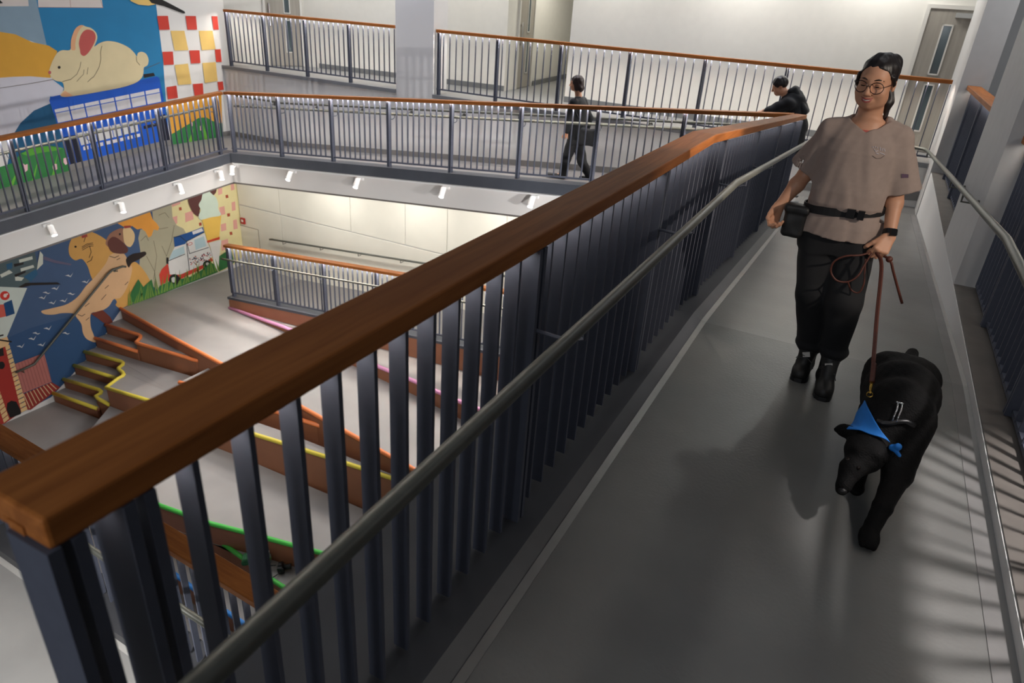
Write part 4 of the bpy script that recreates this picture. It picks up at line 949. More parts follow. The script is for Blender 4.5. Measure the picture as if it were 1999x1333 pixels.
m_skin = mat('warm_skin', (206, 152, 120), 0.5, noise=0.05, scale=20)
m_hair = mat('black_hair', (30, 24, 23), 0.42, noise=0.4, scale=60, bump=0.3, stretch=(1, 1, 0.15))
m_scrub = mat('taupe_scrub_cloth', (158, 140, 130), 0.85, noise=0.05, scale=40, bump=0.06)
m_trouser = mat('black_trouser_cloth', (17, 17, 20), 0.85, noise=0.1, scale=30)
m_boot = mat('black_boot', (24, 23, 22), 0.55, noise=0.15, scale=30)
m_lip = mat('lip_red', (168, 86, 80), 0.45)
m_tooth = mat('teeth_white', (222, 216, 206), 0.35)
m_brow = mat('dark_brow', (44, 30, 26), 0.7)
m_eye = mat('dark_eye', (24, 16, 14), 0.2)
m_lid = mat('eye_lid_shade', (172, 116, 92), 0.5)

def head_prims(S, C, B, sc=1.0, neck=None):
    L = lambda p: np.array(C) + B @ (np.array(p, float) * sc)
    e = lambda c, r, k=0.012, m='add': S.ell(L(c), np.array(r) * sc, k, m, B)
    e((0, .027, -.014), (.071, .082, .090)); e((0, -.028, .020), (.059, .074, .060), .025)
    e((0, -.086, .048), (.026, .020, .024), .03)
    for q in (-1, 1):
        e((q * .038, -.034, .052), (.026, .024, .022), .02); e((q * .040, -.066, .018), (.022, .028, .035), .03)
        e((q * .033, .004, .088), (.019, .010, .012), .012, 'sub')
        e((q * .032, -.001, .0655), (.0165, .0125, .0140), .004)
        e((q * .072, -.008, -.008), (.007, .029, .017), .006); e((q * .077, -.008, -.003), (.004, .018, .008), .006, 'sub')
        e((q * .0125, -.036, .088), (.0085, .0075, .009), .006)
    S.cone(L((0, .012, .078)), L((0, -.030, .0985)), .0075 * sc, .0115 * sc, .012)
    e((0, .020, .070), (.045, .010, .012), .02)
    e((0, -.066, .070), (.026, .016, .014), .012)
def face_parts(C, B, root, sc=1.0, smile=True):
    L = lambda p: np.array(C) + B @ (np.array(p, float) * sc)
    def curve_tube(nm, pts, rs, mt): return MB().tube([L(p) for p in pts], [r * sc for r in rs], 8).build(nm, mt, root, True)
    curve_tube('upper_lip', [(-.026, -.053, .074), (-.014, -.0555, .0835), (0, -.0575, .0865), (.014, -.0555, .0835), (.026, -.053, .074)], [.001, .0032, .0036, .0032, .001], m_lip)
    curve_tube('lower_lip', [(-.025, -.0545, .0735), (-.014, -.0665, .081), (0, -.070, .084), (.014, -.0665, .081), (.025, -.0545, .0735)], [.001, .004, .0046, .004, .001], m_lip)
    if smile: curve_tube('teeth', [(-.019, -.057, .0765), (-.010, -.0615, .0815), (0, -.063, .0835), (.010, -.0615, .0815), (.019, -.057, .0765)], [.001, .0034, .0038, .0034, .001], m_tooth)
    for q in (-1, 1):
        curve_tube('eyebrow', [(q * .014, .021, .0835), (q * .030, .026, .0815), (q * .050, .020, .066)], [.0022, .0034, .0012], m_brow)
        curve_tube('eye', [(q * .018, -.0045, .0770), (q * .026, -.0052, .0800), (q * .034, -.0052, .0795), (q * .044, -.003, .0725)], [.0006, .0021, .0022, .0006], m_eye)
        curve_tube('eyelid', [(q * .017, -.001, .0765), (q * .026, .0035, .0795), (q * .036, .0035, .0790), (q * .046, -.001, .071)], [.0006, .0016, .0016, .0006], m_lid)
    curve_tube('nostrils', [(-.010, -.0415, .0905), (0, -.0420, .0955), (.010, -.0415, .0905)], [.0016, .001, .0016], m_lid)

# ------------------------------------------------------------------ woman with the dog
WR = thing('person', (0.05, 3.6, 0.0), 'smiling woman in taupe scrub top and black trousers holding the leash', 'person')
HCN = np.array([-0.040, 3.585, 1.502]); HB = frame((-0.26, -0.94, -0.16), (0.03, 0, 1))
sR, sL = np.array([-0.176, 3.64, 1.262]), np.array([0.124, 3.64, 1.268])
eR, eL = np.array(at_y(1574, 338, 3.70)), np.array(at_y(1751, 362, 3.68))
wR, wL = np.array(at_y(1521, 402, 3.62)), np.array(at_y(1736, 462, 3.56))
S = SDF((-0.45, 3.30, 0.0), (0.40, 3.86, 1.66), 0.004)
S.stack([(0.80, -.02, 3.64, .14, .09), (0.95, -.03, 3.64, .125, .085), (1.15, -.03, 3.64, .14, .09), (1.24, -.03, 3.64, .13, .092), (1.29, -.03, 3.645, .095, .075), (1.335, -.03, 3.645, .070, .052)], .02)
S.cone((-0.028, 3.645, 1.30), (-0.036, 3.61, 1.43), .056, .050, .03)
S.cone((-0.10, 3.65, 1.265), sR - (0, 0, .01), .036, .034, .02); S.cone((0.05, 3.65, 1.27), sL - (0, 0, .01), .036, .034, .02)
head_prims(S, HCN, HB)
for sh, el_, wr in ((sR, eR, wR), (sL, eL, wL)):
    S.cone(sh - (0, 0, .012), el_, .038, .036, .02); S.cone(el_, el_ + (wr - el_) * .35, .036, .037, .015); S.cone(el_ + (wr - el_) * .35, wr, .037, .024, .015)
# right hand loosely closed, left hand gripping the leash
hand(S, wR, at_y(1504, 440, 3.575) - wR, (0.45, -0.75, -0.2), 1, (0.75, 0.85, 0.95, 1.0), 0.98, (0.45, 0.5))
dL = np.array(at_y(1717, 492, 3.50)) - wL
tipsL, thL = hand(S, wL, dL, (-0.25, 0.75, -0.35), -1, (1.05, 1.1, 1.1, 1.15), 1.0, (0.5, 0.7))
kR, aR = np.array(at_y(1588, 570, 3.58)), np.array(at_y(1578, 686, 3.68))
kL, aL = np.array(at_y(1648, 588, 3.52)), np.array(at_y(1622, 700, 3.585))
hR, hL = np.array([-0.105, 3.64, 0.84]), np.array([0.06, 3.64, 0.85])
for hp_, kn, an in ((hR, kR, aR), (hL, kL, aL)):
    S.cone(hp_, kn, .07, .05, .03); S.cone(kn, an, .045, .03, .02); S.cone(an, an + (0, -.08, -.085), .024, .018, .02)
S.build('body', m_skin, WR)
face_parts(HCN, HB, WR)
# hair: pulled back with a knot
S = SDF((-0.22, 3.42, 1.26), (0.14, 3.80, 1.68), 0.004)
Lh = lambda p: HCN + HB @ np.array(p, float)
S.ell(Lh((0, .030, -.020)), (.0770, .0860, .0955), .01, 'add', HB)
n_ = HB @ np.array([0, -.66, .75]); S.half(Lh((0, .080, .072)), n_)
S.ell(Lh((.028, .072, -.070)), (.036, .030, .036), .02, 'add', HB); S.ell(Lh((0, .02, -.105)), (.045, .05, .03), .02, 'add', HB)
S.chain([Lh((-.02, -.02, -.105)), Lh((-.045, -.10, -.09)), Lh((-.062, -.165, -.055))], [.030, .024, .009], .02)
S.chain([Lh((.02, -.02, -.10)), Lh((.05, -.10, -.075)), Lh((.056, -.16, -.06))], [.028, .02, .008], .02)
S.chain([Lh((.070, .03, .025)), Lh((.077, .00, .012)), Lh((.072, -.03, .008))], [.008, .006, .003], .01)
S.chain([Lh((-.070, .03, .025)), Lh((-.076, -.01, .018)), Lh((-.070, -.04, .012))], [.008, .007, .003], .01)
S.wobble(.0025, 120, 60, 70); S.build('hair', m_hair, WR)
# scrub top
S = SDF((-0.36, 3.40, 0.76), (0.32, 3.84, 1.40), 0.005)
S.stack([(0.800, -.020, 3.63, .188, .128), (0.86, -.022, 3.63, .186, .127), (0.900, -.026, 3.63, .178, .122), (0.925, -.030, 3.63, .172, .118), (0.955, -.032, 3.63, .183, .128), (1.02, -.034, 3.63, .186, .130), (1.12, -.032, 3.635, .180, .125), (1.20, -.03, 3.64, .182, .122), (1.25, -.027, 3.645, .172, .112), (1.295, -.026, 3.65, .138, .092), (1.345, -.025, 3.655, .078, .062)], .02)
slR, slL = np.array([-0.243, 3.69, 1.085]), np.array([0.188, 3.67, 1.052])
S.cone(sR + (0.01, 0, -.004), slR, .056, .076, .022); S.cone(sL + (-.01, 0, -.004), slL, .056, .082, .022)
S.cone((-0.03, 3.66, 1.31), sR + (0, .01, .010), .054, .050, .03); S.cone((-0.03, 3.66, 1.31), sL + (0, .01, .010), .054, .050, .03)
# cut sleeve ends and hollow them
for sh, en in ((sR, slR), (sL, slL)):
    d = en - sh; d /= np.linalg.norm(d)
    def fn(X, Y_, Z_, en=en, d=d, sh=sh):
        t = (X - en[0]) * d[0] + (Y_ - en[1]) * d[1] + (Z_ - en[2]) * d[2]
        r = np.sqrt(np.maximum((X - en[0]) ** 2 + (Y_ - en[1]) ** 2 + (Z_ - en[2]) ** 2 - t * t, 0))
        near = np.where(np.abs(X + 0.03) < 0.165, 1.0, 0.0)
        return np.maximum(-(t - 0.004), r - 0.16) + near
    S.apply(fn, en - 0.12, en + 0.12, .002, 'sub')
    S.cone(en - d * 0.03, en + d * 0.05, .060, .072, .003, 'sub')
# neck opening and V
S.cone((-0.026, 3.635, 1.318), (-0.028, 3.60, 1.45), .068, .09, .004, 'sub')
vb = np.array(at_y(1689, 262, 3.50))
def vneck(X, Y_, Z_):
    t = (Z_ - vb[2]) / (1.345 - vb[2]); wv = 0.098 * np.clip(t, -0.2, 1.2)
    return np.maximum(np.abs(X - (vb[0] + (-0.027 - vb[0]) * t)) - wv, Y_ - 3.63)
S.apply(vneck, (-0.16, 3.42, vb[2]), (0.12, 3.64, 1.40), .003, 'sub')
S.wobble(.0042, 34, 20, 9); S.wobble(.0016, 75, 30, 24, 1.0)
S.build('scrub_top', m_scrub, WR)
# pale pink undershirt visible in the V
S = SDF((-0.12, 3.46, 1.22), (0.08, 3.66, 1.36), 0.005)
S.stack([(1.22, -.027, 3.65, .10, .098), (1.26, -.026, 3.65, .10, .098), (1.294, -.026, 3.652, .088, .090), (1.298, -.026, 3.652, .08, .085)], .01).build('undershirt', mat('coral_undershirt', (186, 92, 84), 0.8), WR)
# trousers
S = SDF((-0.26, 3.38, 0.08), (0.24, 3.82, 0.90), 0.005)
S.stack([(0.72, -.022, 3.64, .165, .115), (0.80, -.022, 3.64, .172, .118), (0.87, -.024, 3.64, .160, .108)], .03)
for hp_, kn, an in ((hR, kR, aR), (hL, kL, aL)):
    S.cone(hp_ - (0, 0, .04), kn, .098, .083, .03); S.cone(kn, an + (0, 0.01, .045), .082, .066, .02); S.ell(an + (0, .0, .05), (.073, .075, .035), .02)
S.wobble(.003, 30, 20, 26); S.build('trousers', m_trouser, WR)
# boots
def boot(an, toe, tabp):
    S = SDF((an[0] - .12, toe[1] - .10, 0.0), (an[0] + .12, an[1] + .14, 0.24), 0.004)
    a = np.array(an); t = np.array([toe[0], toe[1], 0.035])
    heel = np.array([a[0], a[1] + .045, .038])
    S.cone(heel, t, .040, .043, .02); S.cone(heel + (0, 0, .02), a + (0, .01, .045), .045, .047, .03)
    S.cone(a + (0, -.02, 0.02), t + (0, .03, .02), .042, .034, .03)
    S.half((0, 0, 0.004), (0, 0, -1))
    o = S.build('boot', m_boot, WR)
    s2 = MB().loft([[(a[0] + (t[0] - a[0]) * u + wd * sx_, heel[1] + .04 + (t[1] - .045 - heel[1] - .04) * u, z) for sx_, z in ((-1, 0.0), (1, 0.0), (1, .022), (-1, .022))] for u, wd in ((0, .024), (.1, .040), (.5, .040), (.8, .046), (.93, .038), (1, .018))])
    s2.build('sole', m_black, o)
    for i in range(4):
        p = a + (t - a) * (0.15 + 0.16 * i) + (0, -.012, .048 - .010 * i)
        MB().tube([p + (-.03, .004, 0), p + (0, -.006, .006), p + (.03, .004, 0)], .0028, 6).build('lace', m_black, o)
    pb = np.array(tabp) + (0, 0.004, -.012)
    MB().tube([pb, pb + (-.03, -.02, .015), pb + (-.045, -.02, -.012), pb + (-.01, -.012, -.004)], .002, 6).build('lace', m_black, o)
    MB().tube([pb, pb + (.035, -.02, -.02), pb + (.05, -.025, -.05)], .002, 6).build('lace', m_black, o)
    MB().obox(np.array(tabp), (.017, 0, .006), (0, .003, .0), (-.004, -.004, .014)).build('pull_tab', mat('reflective_tab', (216, 212, 206), 0.5), o)
boot(aR + (0, 0, -.01), at_z(1561, 730, 0.03), at_y(1574, 692, aR[1] - .068))
boot(aL + (0, 0, -.01), at_z(1608, 766, 0.03), at_y(1618, 714, aL[1] - .068))
# waist belt with buckle and treat pouch
def ringpts(z, rx, ry, n=40, c=(-.030, 3.63)): return [(c[0] + rx * math.cos(t), c[1] + ry * math.sin(t), z) for t in np.linspace(0, 2 * math.pi, n, endpoint=False)]
mb = MB(); ro = ringpts(0, .179, .125); ri = ringpts(0, .172, .118)
zz = lambda x: 0.930 + 0.10 * (x + .03)
def rr(pts, dz): return [(x, y, zz(x) + dz) for x, y, _ in pts]
rings = [rr(ri, -.019), rr(ro, -.019), rr(ro, .019), rr(ri, .019)]
vs = [p for r_ in rings for p in r_]; n = 40
fs = [(a * n + i, a * n + (i + 1) % n, ((a + 1) % 4) * n + (i + 1) % n, ((a + 1) % 4) * n + i) for a in range(4) for i in range(n)]
belt = MB().add(vs, fs).build('belt', mat('black_webbing', (20, 20, 22), 0.7), WR)
bc = np.array((0.03, 3.63 - .122, zz(.03)))
for dx, w_ in ((-.022, .018), (.022, .014)): MB().obox(bc + (dx, -.010, 0), (w_, 0.002, 0), (0, .007, 0), (0, 0, .021)).build('buckle', mat('black_buckle', (26, 26, 28), 0.3), belt)
pc = np.array(at_y(1552, 428, 3.58))
S = SDF(pc - (.11, .10, .13), pc + (.11, .10, .12), 0.005)
S.box(pc + (0, 0, -.012), (.052, .040, .075), .025, .01); S.box(pc + (0.0, 0, .055), (.058, .046, .020), .015, .008); S.cone(pc + (.04, 0.02, .06), pc + (.09, .03, .055), .012, .012, .01)
S.wobble(.002, 60, 40, 50)
pch = S.build('treat_pouch', mat('black_pouch_nylon', (22, 23, 24), 0.55, noise=0.2, scale=30), WR)
# watch
wd = (eL - wL) / np.linalg.norm(eL - wL); wp = wL + wd * .022
MB().tube([wp - wd * .011, wp + wd * .011], .0315, 20).build('watch', m_black, WR)
MB().obox(wp + (0.012, -.030, .008), (.012, .004, 0), (.003, -.003, .003), wd * .016).build('watch_face', mat('watch_glass', (14, 14, 16), 0.1), WR)
# glasses
gl = thing('glasses', tuple(HCN), 'x', None); gl.parent = WR; gl.location = Vector(tuple(HCN)) - WR.location
for kx in ('label',): del gl[kx]
COL.objects.unlink(gl); bpy.data.objects.remove(gl)
m_spec = mat('thin_dark_spectacle_frame', (52, 34, 34), 0.3, 0.4)
Lg = lambda p: HCN + HB @ np.array(p, float)
for q in (-1, 1):
    ringp = [Lg((q * .033 + .0265 * math.cos(t), -.006 + .0235 * math.sin(t), .0955 - .010 * abs(math.cos(t)) * (1 if math.cos(t) * q > 0 else 0))) for t in np.linspace(0, 2 * math.pi, 25)]
    MB().tube(ringp, .0018, 6).build('glasses_rim', m_spec, WR)
    MB().tube([Lg((q * .0595, -.001, .085)), Lg((q * .074, .004, .06)), Lg((q * .078, .004, .0)), Lg((q * .076, -.008, -.02))], .0013, 6).build('glasses_temple', m_spec, WR)
MB().tube([Lg((-.0075, -.003, .0955)), Lg((0, .001, .098)), Lg((.0075, -.003, .0955))], .0013, 6).build('glasses_bridge', m_spec, WR)
# embroidered chest emblem, pocket line, sleeve label
from mathutils.bvhtree import BVHTree
def bvh(o):
    dg = o.data; base = o.matrix_world
    off = Vector((0, 0, 0)); p = o
    while p: off += p.location; p = p.parent
    return BVHTree.FromPolygons([v.co + off for v in dg.vertices], [tuple(f.vertices) for f in dg.polygons])
def drape(b, px, py, lift):
    r = Vector(tuple(ray(px, py))).normalized(); loc, nor, _, _ = b.ray_cast(Vector((0, 0, HC)), r)
    if loc is None: return None
    if nor.dot(r) > 0: nor = -nor
    return tuple(loc + nor * lift)
top = [o for o in WR.children if o.name.startswith('scrub_top')][0]; bt = bvh(top)
m_emb = mat('pale_embroidery', (206, 200, 206), 0.7)
def thread(lines, wd, nm, mt=m_emb, par=top):
    for ln in lines:
        p = [drape(bt, a, b, .0015) for a, b in ln]; p = [q for q in p if q]
        if len(p) > 1: MB().tube(p, wd, 6).build(nm, mt, par)
thread([[(1706, 291), (1709, 296), (1714, 294)], [(1703, 286), (1704, 289)], [(1708, 285), (1708.5, 288)], [(1712, 287), (1712, 290)], [(1718, 287), (1719, 294)], [(1723, 289), (1722, 295)], [(1726, 290), (1727, 296)], [(1718, 298), (1722, 300), (1727, 302)], [(1710, 299), (1715, 301)]], .0017, 'embroidered_emblem')
thread([[(1703, 304), (1710, 309), (1719, 309), (1726, 304)]], .0012, 'pocket_seam', mat('seam_shadow', (112, 98, 92), 0.9))
lb = [drape(bt, a, b, .003) for a, b in ((1760, 339), (1773, 340), (1773, 347), (1760, 347))]
if all(lb):
    MB().add(lb, [(0, 1, 2, 3)]).build('sleeve_label', mat('purple_label', (96, 72, 92), 0.7), top)
# ------------------------------------------------------------------ black dog
m_fur = mat('black_fur', (9, 8, 8), 0.75, noise=0.2, scale=160, bump=0.4, spec=0.18)
DR = thing('dog', (0.37, 2.9, 0.0), 'black dog with a blue bandana sniffing ahead of the woman', 'dog')
S = SDF((0.02, 2.28, 0.0), (0.66, 3.55, 0.66), 0.005)
nose = np.array(at_y(1645, 955, 2.44)); skull = np.array(at_y(1690, 880, 2.62)); mz = np.array(at_y(1662, 915, 2.52))
with_ = np.array(at_y(1748, 800, 2.86)); rump = np.array(at_y(1762, 735, 3.20))
rump = np.array([rump[0], 3.20, min(rump[2], .43) - .05])
S.cone(rump, (rump[0] - .01, 2.98, .345), .125, .128, .03); S.cone((rump[0] - .01, 2.98, .345), (.375, 2.84, .33), .128, .122, .08)
S.ell((.375, 2.80, .30), (.10, .10, .13), .08)
S.ell((rump[0], 3.24, rump[2] - .03), (.11, .10, .12), .08)
nb = np.array([.365, 2.80, .40]); S.cone(nb, skull + (0.01, .05, 0.0), .084, .070, .05)
S.ell(skull, (.077, .084, .070), .02)
S.cone(skull + (0, -.03, -.02), mz, .056, .042, .025); S.cone(mz, nose + (0, .012, 0.008), .040, .029, .015)
S.cone(mz + (0, .02, -.035), nose + (0.0, .025, -.018), .028, .022, .015)
for q in (-1, 1): S.ell(skull + (q * .035, -.045, .030), (.024, .028, .018), .02)
# ears
eb1, et1 = skull + (-.058, .035, .045), np.array(at_y(1632, 838, 2.70))
eb2, et2 = skull + (.060, .030, .040), np.array(at_y(1728, 898, 2.58))
def ear(b, t):
    d = t - b; B = frame(d / np.linalg.norm(d), (0, -1, .3)); m_ = (b + t) / 2
    S.ell(b * .6 + t * .4, (.030, .012, np.linalg.norm(d) * .62), .012, 'add', B); S.cone(b, t, .018, .006, .012)
ear(eb1, et1); ear(eb2, et2)
# legs: near foreleg reaching forward, the other tucked under, hind legs below the rump
paw = np.array(at_z(1697, 1045, 0.03)); elb = np.array(at_y(1752, 925, 2.66)); sho = np.array([.430, 2.80, .33])
S.cone(sho, elb, .080, .056, .05); wrist = elb * .35 + paw * .65 + (0.004, .012, .02)
S.cone(elb, wrist, .050, .034, .02); S.cone(wrist, paw + (0, .02, .005), .034, .030, .015)
S.ell(paw + (0, -.012, -.004), (.038, .050, .028), .015)
for i in (-1, 0, 1): S.ell(paw + (i * .019, -.045, -.008), (.012, .022, .016), .006)
p2 = np.array([.315, 2.70, .03]); S.cone((.31, 2.82, .30), (.315, 2.80, .17), .062, .040, .03); S.cone((.315, 2.80, .17), p2 + (0, .01, .02), .032, .027, .02); S.ell(p2 + (0, -.01, -.005), (.031, .042, .024), .015)
for sx_, py_ in ((-1, 3.12), (1, 3.22)):
    hx_ = rump[0] + sx_ * .065; kx_ = rump[0] + sx_ * .078
    S.cone((hx_, 3.22, .33), (kx_, py_ - .02, .22), .085, .055, .07); S.cone((kx_, py_ - .02, .22), (kx_, py_ + .10, .13), .042, .028, .02)
    S.cone((kx_, py_ + .10, .13), (kx_, py_ + .04, .035), .026, .024, .015); S.ell((kx_, py_ + .0, .026), (.03, .044, .024), .012)
tl = np.array(at_y(1774, 706, 3.34))
S.chain([(rump[0] + .005, 3.28, rump[2] + .045), tl + (0, 0, -.01), tl + (.01, .06, .02)], [.045, .040, .026], .02)
S.half((0, 0, 0.003), (0, 0, -1)); S.wobble(.0008, 130, 90, 110)
dog = S.build('body', m_fur, DR); bd_ = bvh(dog)
MB().sphere(nose + (0, -.018, .004), .016, 12, 8, (1, .7, .75)).build('nose', mat('dog_nose', (20, 18, 18), 0.4, noise=0.2, scale=80, bump=0.2), DR, True)
for px_, py_ in ((1676, 913), (1655, 897)):
    p = drape(bd_, px_, py_, 0.0)
    if p: MB().sphere(p, .0075, 12, 8).build('eye', mat('dog_eye', (22, 14, 10), 0.08), DR, True)
# bandana: cloth triangle over the neck
m_band = mat('bright_blue_cloth', (20, 112, 196), 0.75, noise=0.08, scale=30)
A_, B_, C_ = np.array([1653, 842.]), np.array([1736, 872.]), np.array([1691, 777.])
N = 14; vs = []; idm = {}
for i in range(N + 1):
    for j in range(N + 1 - i):
        u, v = i / N, j / N
        bow = np.array([0, 1]) * -10 * (4 * v * (1 - u - v)) * (1 if True else 0)
        p = C_ * u + A_ * (1 - u - v) + B_ * v + (bow if u < .05 else 0)
        h = drape(bd_, *p, .010 + .006 * math.sin(9 * v + 5 * u))
        if h is None or h[1] > 3.02: h = tuple(np.array(at_y(*p, 2.74 + .14 * u)))
        idm[(i, j)] = len(vs); vs.append(h)
V = np.array(vs)
for _ in range(3):   # relax
    W2 = V.copy()
    for (i, j), a in idm.items():
        nb_ = [idm[q] for q in ((i + 1, j), (i - 1, j), (i, j + 1), (i, j - 1), (i + 1, j - 1), (i - 1, j + 1)) if q in idm]
        W2[a] = .5 * V[a] + .5 * V[nb_].mean(0)
    V = W2
fs = []
for (i, j) in idm:
    if (i + 1, j) in idm and (i, j + 1) in idm: fs.append((idm[(i, j)], idm[(i, j + 1)], idm[(i + 1, j)]))
    if (i + 1, j) in idm and (i, j + 1) in idm and (i + 1, j + 1) in idm: fs.append((idm[(i + 1, j)], idm[(i, j + 1)], idm[(i + 1, j + 1)]))
band = MB().add(V.tolist(), fs).build('bandana', m_band, DR, True); band['label'] = 'bright blue bandana round the neck'
so = band.modifiers.new('thickness', 'SOLIDIFY'); so.thickness = 0.004; so.offset = 1
kp = np.array(drape(bd_, 1738, 876, .012) or at_y(1738, 876, 2.66))
kn_ = SDF(kp - .07, kp + .07, .004); kn_.ell(kp, (.014, .012, .012), .01)
t1_, t2_ = np.array(at_y(1753, 872, kp[1] - .01)), np.array(at_y(1756, 889, kp[1] - .03)); kn_.cone(kp, t1_, .008, .014, .008); kn_.cone(kp, t2_, .008, .007, .008)
kn_.build('bandana_knot', m_band, band)
# harness strap with metal bar
hs = [drape(bd_, a, b, .004) for a, b in ((1712, 822), (1724, 826), (1738, 826), (1752, 822), (1768, 822), (1784, 830))]
hs = [p for p in hs if p]
if len(hs) > 2: MB().tube(hs, .010, 8).build('harness_strap', m_black, DR, True)
hb = [drape(bd_, a, b, .010) for a, b in ((1757, 787), (1755, 800), (1750, 812), (1745, 822))]
hb = [p for p in hb if p]
if len(hb) > 2:
    MB().tube([np.array(p) + (.006, 0, 0) for p in hb], .0032, 8).build('harness_buckle', m_chrome, DR, True)
    MB().tube([np.array(p) - (.008, 0, 0) for p in hb], .0032, 8).build('harness_buckle', m_chrome, DR, True)
    MB().tube([np.array(hb[0]) + (.012, 0, 0), np.array(hb[0]) - (.014, 0, 0)], .0034, 8).build('harness_buckle', m_chrome, DR, True)

# ------------------------------------------------------------------ leash
m_leash = mat('reddish_leather', (84, 40, 27), 0.5, noise=0.15, scale=40)
LR_ = thing('leash', tuple(at_y(1700, 760, 2.77)), 'reddish brown leather leash running from the hand to the dog', 'leash')
gp = np.array(at_y(1712, 494, 3.475))
c0 = np.array(at_y(1699, 768, 2.77)); ye = lambda t: 3.475 + (2.77 - 3.475) * t
def bez(pts, n=24):
    pts = [np.array(p, float) for p in pts]; out = []
    P = [2 * pts[0] - pts[1]] + pts + [2 * pts[-1] - pts[-2]]
    for i in range(1, len(P) - 2):
        for t in np.linspace(0, 1, max(3, n // (len(pts) - 1)), endpoint=False):
            p0, p1, p2, p3 = P[i - 1:i + 3]
            out.append(.5 * (2 * p1 + (p2 - p0) * t + (2 * p0 - 5 * p1 + 4 * p2 - p3) * t * t + (3 * p1 - p0 - 3 * p2 + p3) * t ** 3))
    return out + [pts[-1]]
main = [gp, np.array(at_y(1722, 520, ye(.08))), np.array(at_y(1713, 620, ye(.45))), np.array(at_y(1706, 710, ye(.80)))]
MB().tube(bez(main), .0062, 8).build('strap', m_leash, LR_, True)
MB().tube(bez([p + (-.006, .004, 0) for p in main]), .0052, 8).build('strap', m_leash, LR_, True)
MB().tube(bez([main[-1], np.array(at_y(1704, 730, ye(.87))), np.array(at_y(1702, 745, ye(.92)))]), [.012] * 25, 8).build('braided_end', m_leash, LR_, True) if False else MB().tube(bez([main[-1], np.array(at_y(1704, 730, ye(.87))), np.array(at_y(1702, 746, ye(.93)))], 12), .0105, 8).build('braided_end', m_leash, LR_, True)
m_brass = mat('brass', (200, 160, 76), 0.25, 0.9)
MB().tube([at_y(1702, 746, ye(.93)), at_y(1700, 756, ye(.96)), c0], [.007, .006, .004], 8).build('snap_hook', m_brass, LR_, True)
ringp = [np.array(at_y(1698, 770, 2.76)) + .011 * np.array([math.cos(t), 0, math.sin(t)]) for t in np.linspace(0, 6.283, 15)]
MB().tube(ringp, .0025, 6).build('snap_ring', m_brass, LR_, True)
loop = [(1700, 492, 3.46), (1680, 498, 3.42), (1650, 500, 3.40), (1628, 511, 3.40), (1622, 530, 3.40), (1633, 547, 3.40), (1655, 550, 3.41), (1675, 538, 3.42), (1688, 516, 3.44), (1702, 494, 3.46)]
MB().tube(bez([at_y(*p) for p in loop], 60), .0045, 8).build('hand_loop', m_leash, LR_, True)
loop2 = [(1690, 505, 3.45), (1688, 530, 3.44), (1686, 555, 3.43), (1676, 571, 3.43), (1662, 566, 3.43), (1655, 550, 3.42)]
MB().tube(bez([at_y(*p) for p in loop2], 40), .0038, 8).build('hand_loop', m_leash, LR_, True)
tail = [(1726, 500, 3.48), (1738, 508, 3.46), (1744, 530, 3.46), (1752, 560, 3.47), (1761, 592, 3.48)]
MB().tube(bez([at_y(*p) for p in tail], 30), .0062, 8).build('loose_end', m_leash, LR_, True)
MB().sphere(at_y(1736, 506, 3.46), .015, 10, 8).build('leash_knot', m_leash, LR_, True)

# ------------------------------------------------------------------ woman in black on the far ramp
def fig_root(loc, label): return thing('person', loc, label, 'person')
FB = fig_root((-4.15, 10.4, -0.83), 'woman in black with short dark hair walking left along the far ramp')
hc2 = np.array([-4.215, 10.40, 0.635]); hb2 = frame((-0.97, -0.22, -0.05))
m_coat = mat('black_jacket', (17, 19, 24), 0.8, noise=0.15, scale=20)
S = SDF((-4.62, 10.05, -0.86), (-3.70, 10.75, 0.82), 0.008)
head_prims(S, hc2, hb2)
S.cone(hc2 + (.035, 0, -.08), (-4.15, 10.4, .43), .05, .055, .03)
S.stack([(-.10, -4.13, 10.4, .10, .13), (.1, -4.13, 10.4, .09, .12), (.3, -4.14, 10.4, .10, .14), (.42, -4.15, 10.4, .07, .12)], .03)
s2, e2, w2 = np.array([-4.16, 10.24, .37]), np.array([-4.19, 10.19, .10]), np.array(at_y(1106, 258, 10.15))
S.cone(s2, e2, .045, .038, .02); S.cone(e2, w2, .036, .026, .02); hand(S, w2, (-.35, -.15, -.9), (-.3, .6, 0), 1, .7, .95)
s3, e3, w3_ = np.array([-4.14, 10.56, .37]), np.array([-4.02, 10.62, .12]), np.array([-4.05, 10.60, -.10])
S.cone(s3, e3, .045, .038, .02); S.cone(e3, w3_, .036, .026, .02); hand(S, w3_, (-.2, 0, -1), (-.3, -.6, 0), -1, .7, .95)
for hp_, kn, an, toe in (((-4.14, 10.33, -.12), at_y(1106, 308, 10.30), at_y(1098, 341, 10.30), (-4.47, 10.30, -.80)), ((-4.12, 10.47, -.12), at_y(1136, 315, 10.45), at_y(1150, 343, 10.45), (-3.86, 10.43, -.80))):
    S.cone(hp_, kn, .07, .045, .02); S.cone(kn, an, .045, .032, .02); S.cone(an, toe, .03, .025, .02)
S.build('body', m_skin, FB)
S = SDF((-4.40, 10.22, .42), (-4.02, 10.58, .82), 0.006); L2 = lambda p: hc2 + hb2 @ np.array(p, float)
S.ell(L2((0, .035, -.022)), (.083, .090, .100), .01, 'add', hb2); n_ = hb2 @ np.array([0, -.45, .89]); S.half(L2((0, .05, .064)), n_)
S.ell(L2((0, -.05, -.075)), (.088, .075, .052), .03, 'add', hb2); S.ell(L2((0.05, -.04, -.02)), (.032, .07, .045), .02, 'add', hb2); S.ell(L2((-.05, -.04, -.02)), (.032, .07, .045), .02, 'add', hb2)
S.wobble(.004, 90, 70, 40); S.build('hair', mat('dark_brown_hair', (44, 26, 24), 0.5, noise=0.3, scale=50), FB)
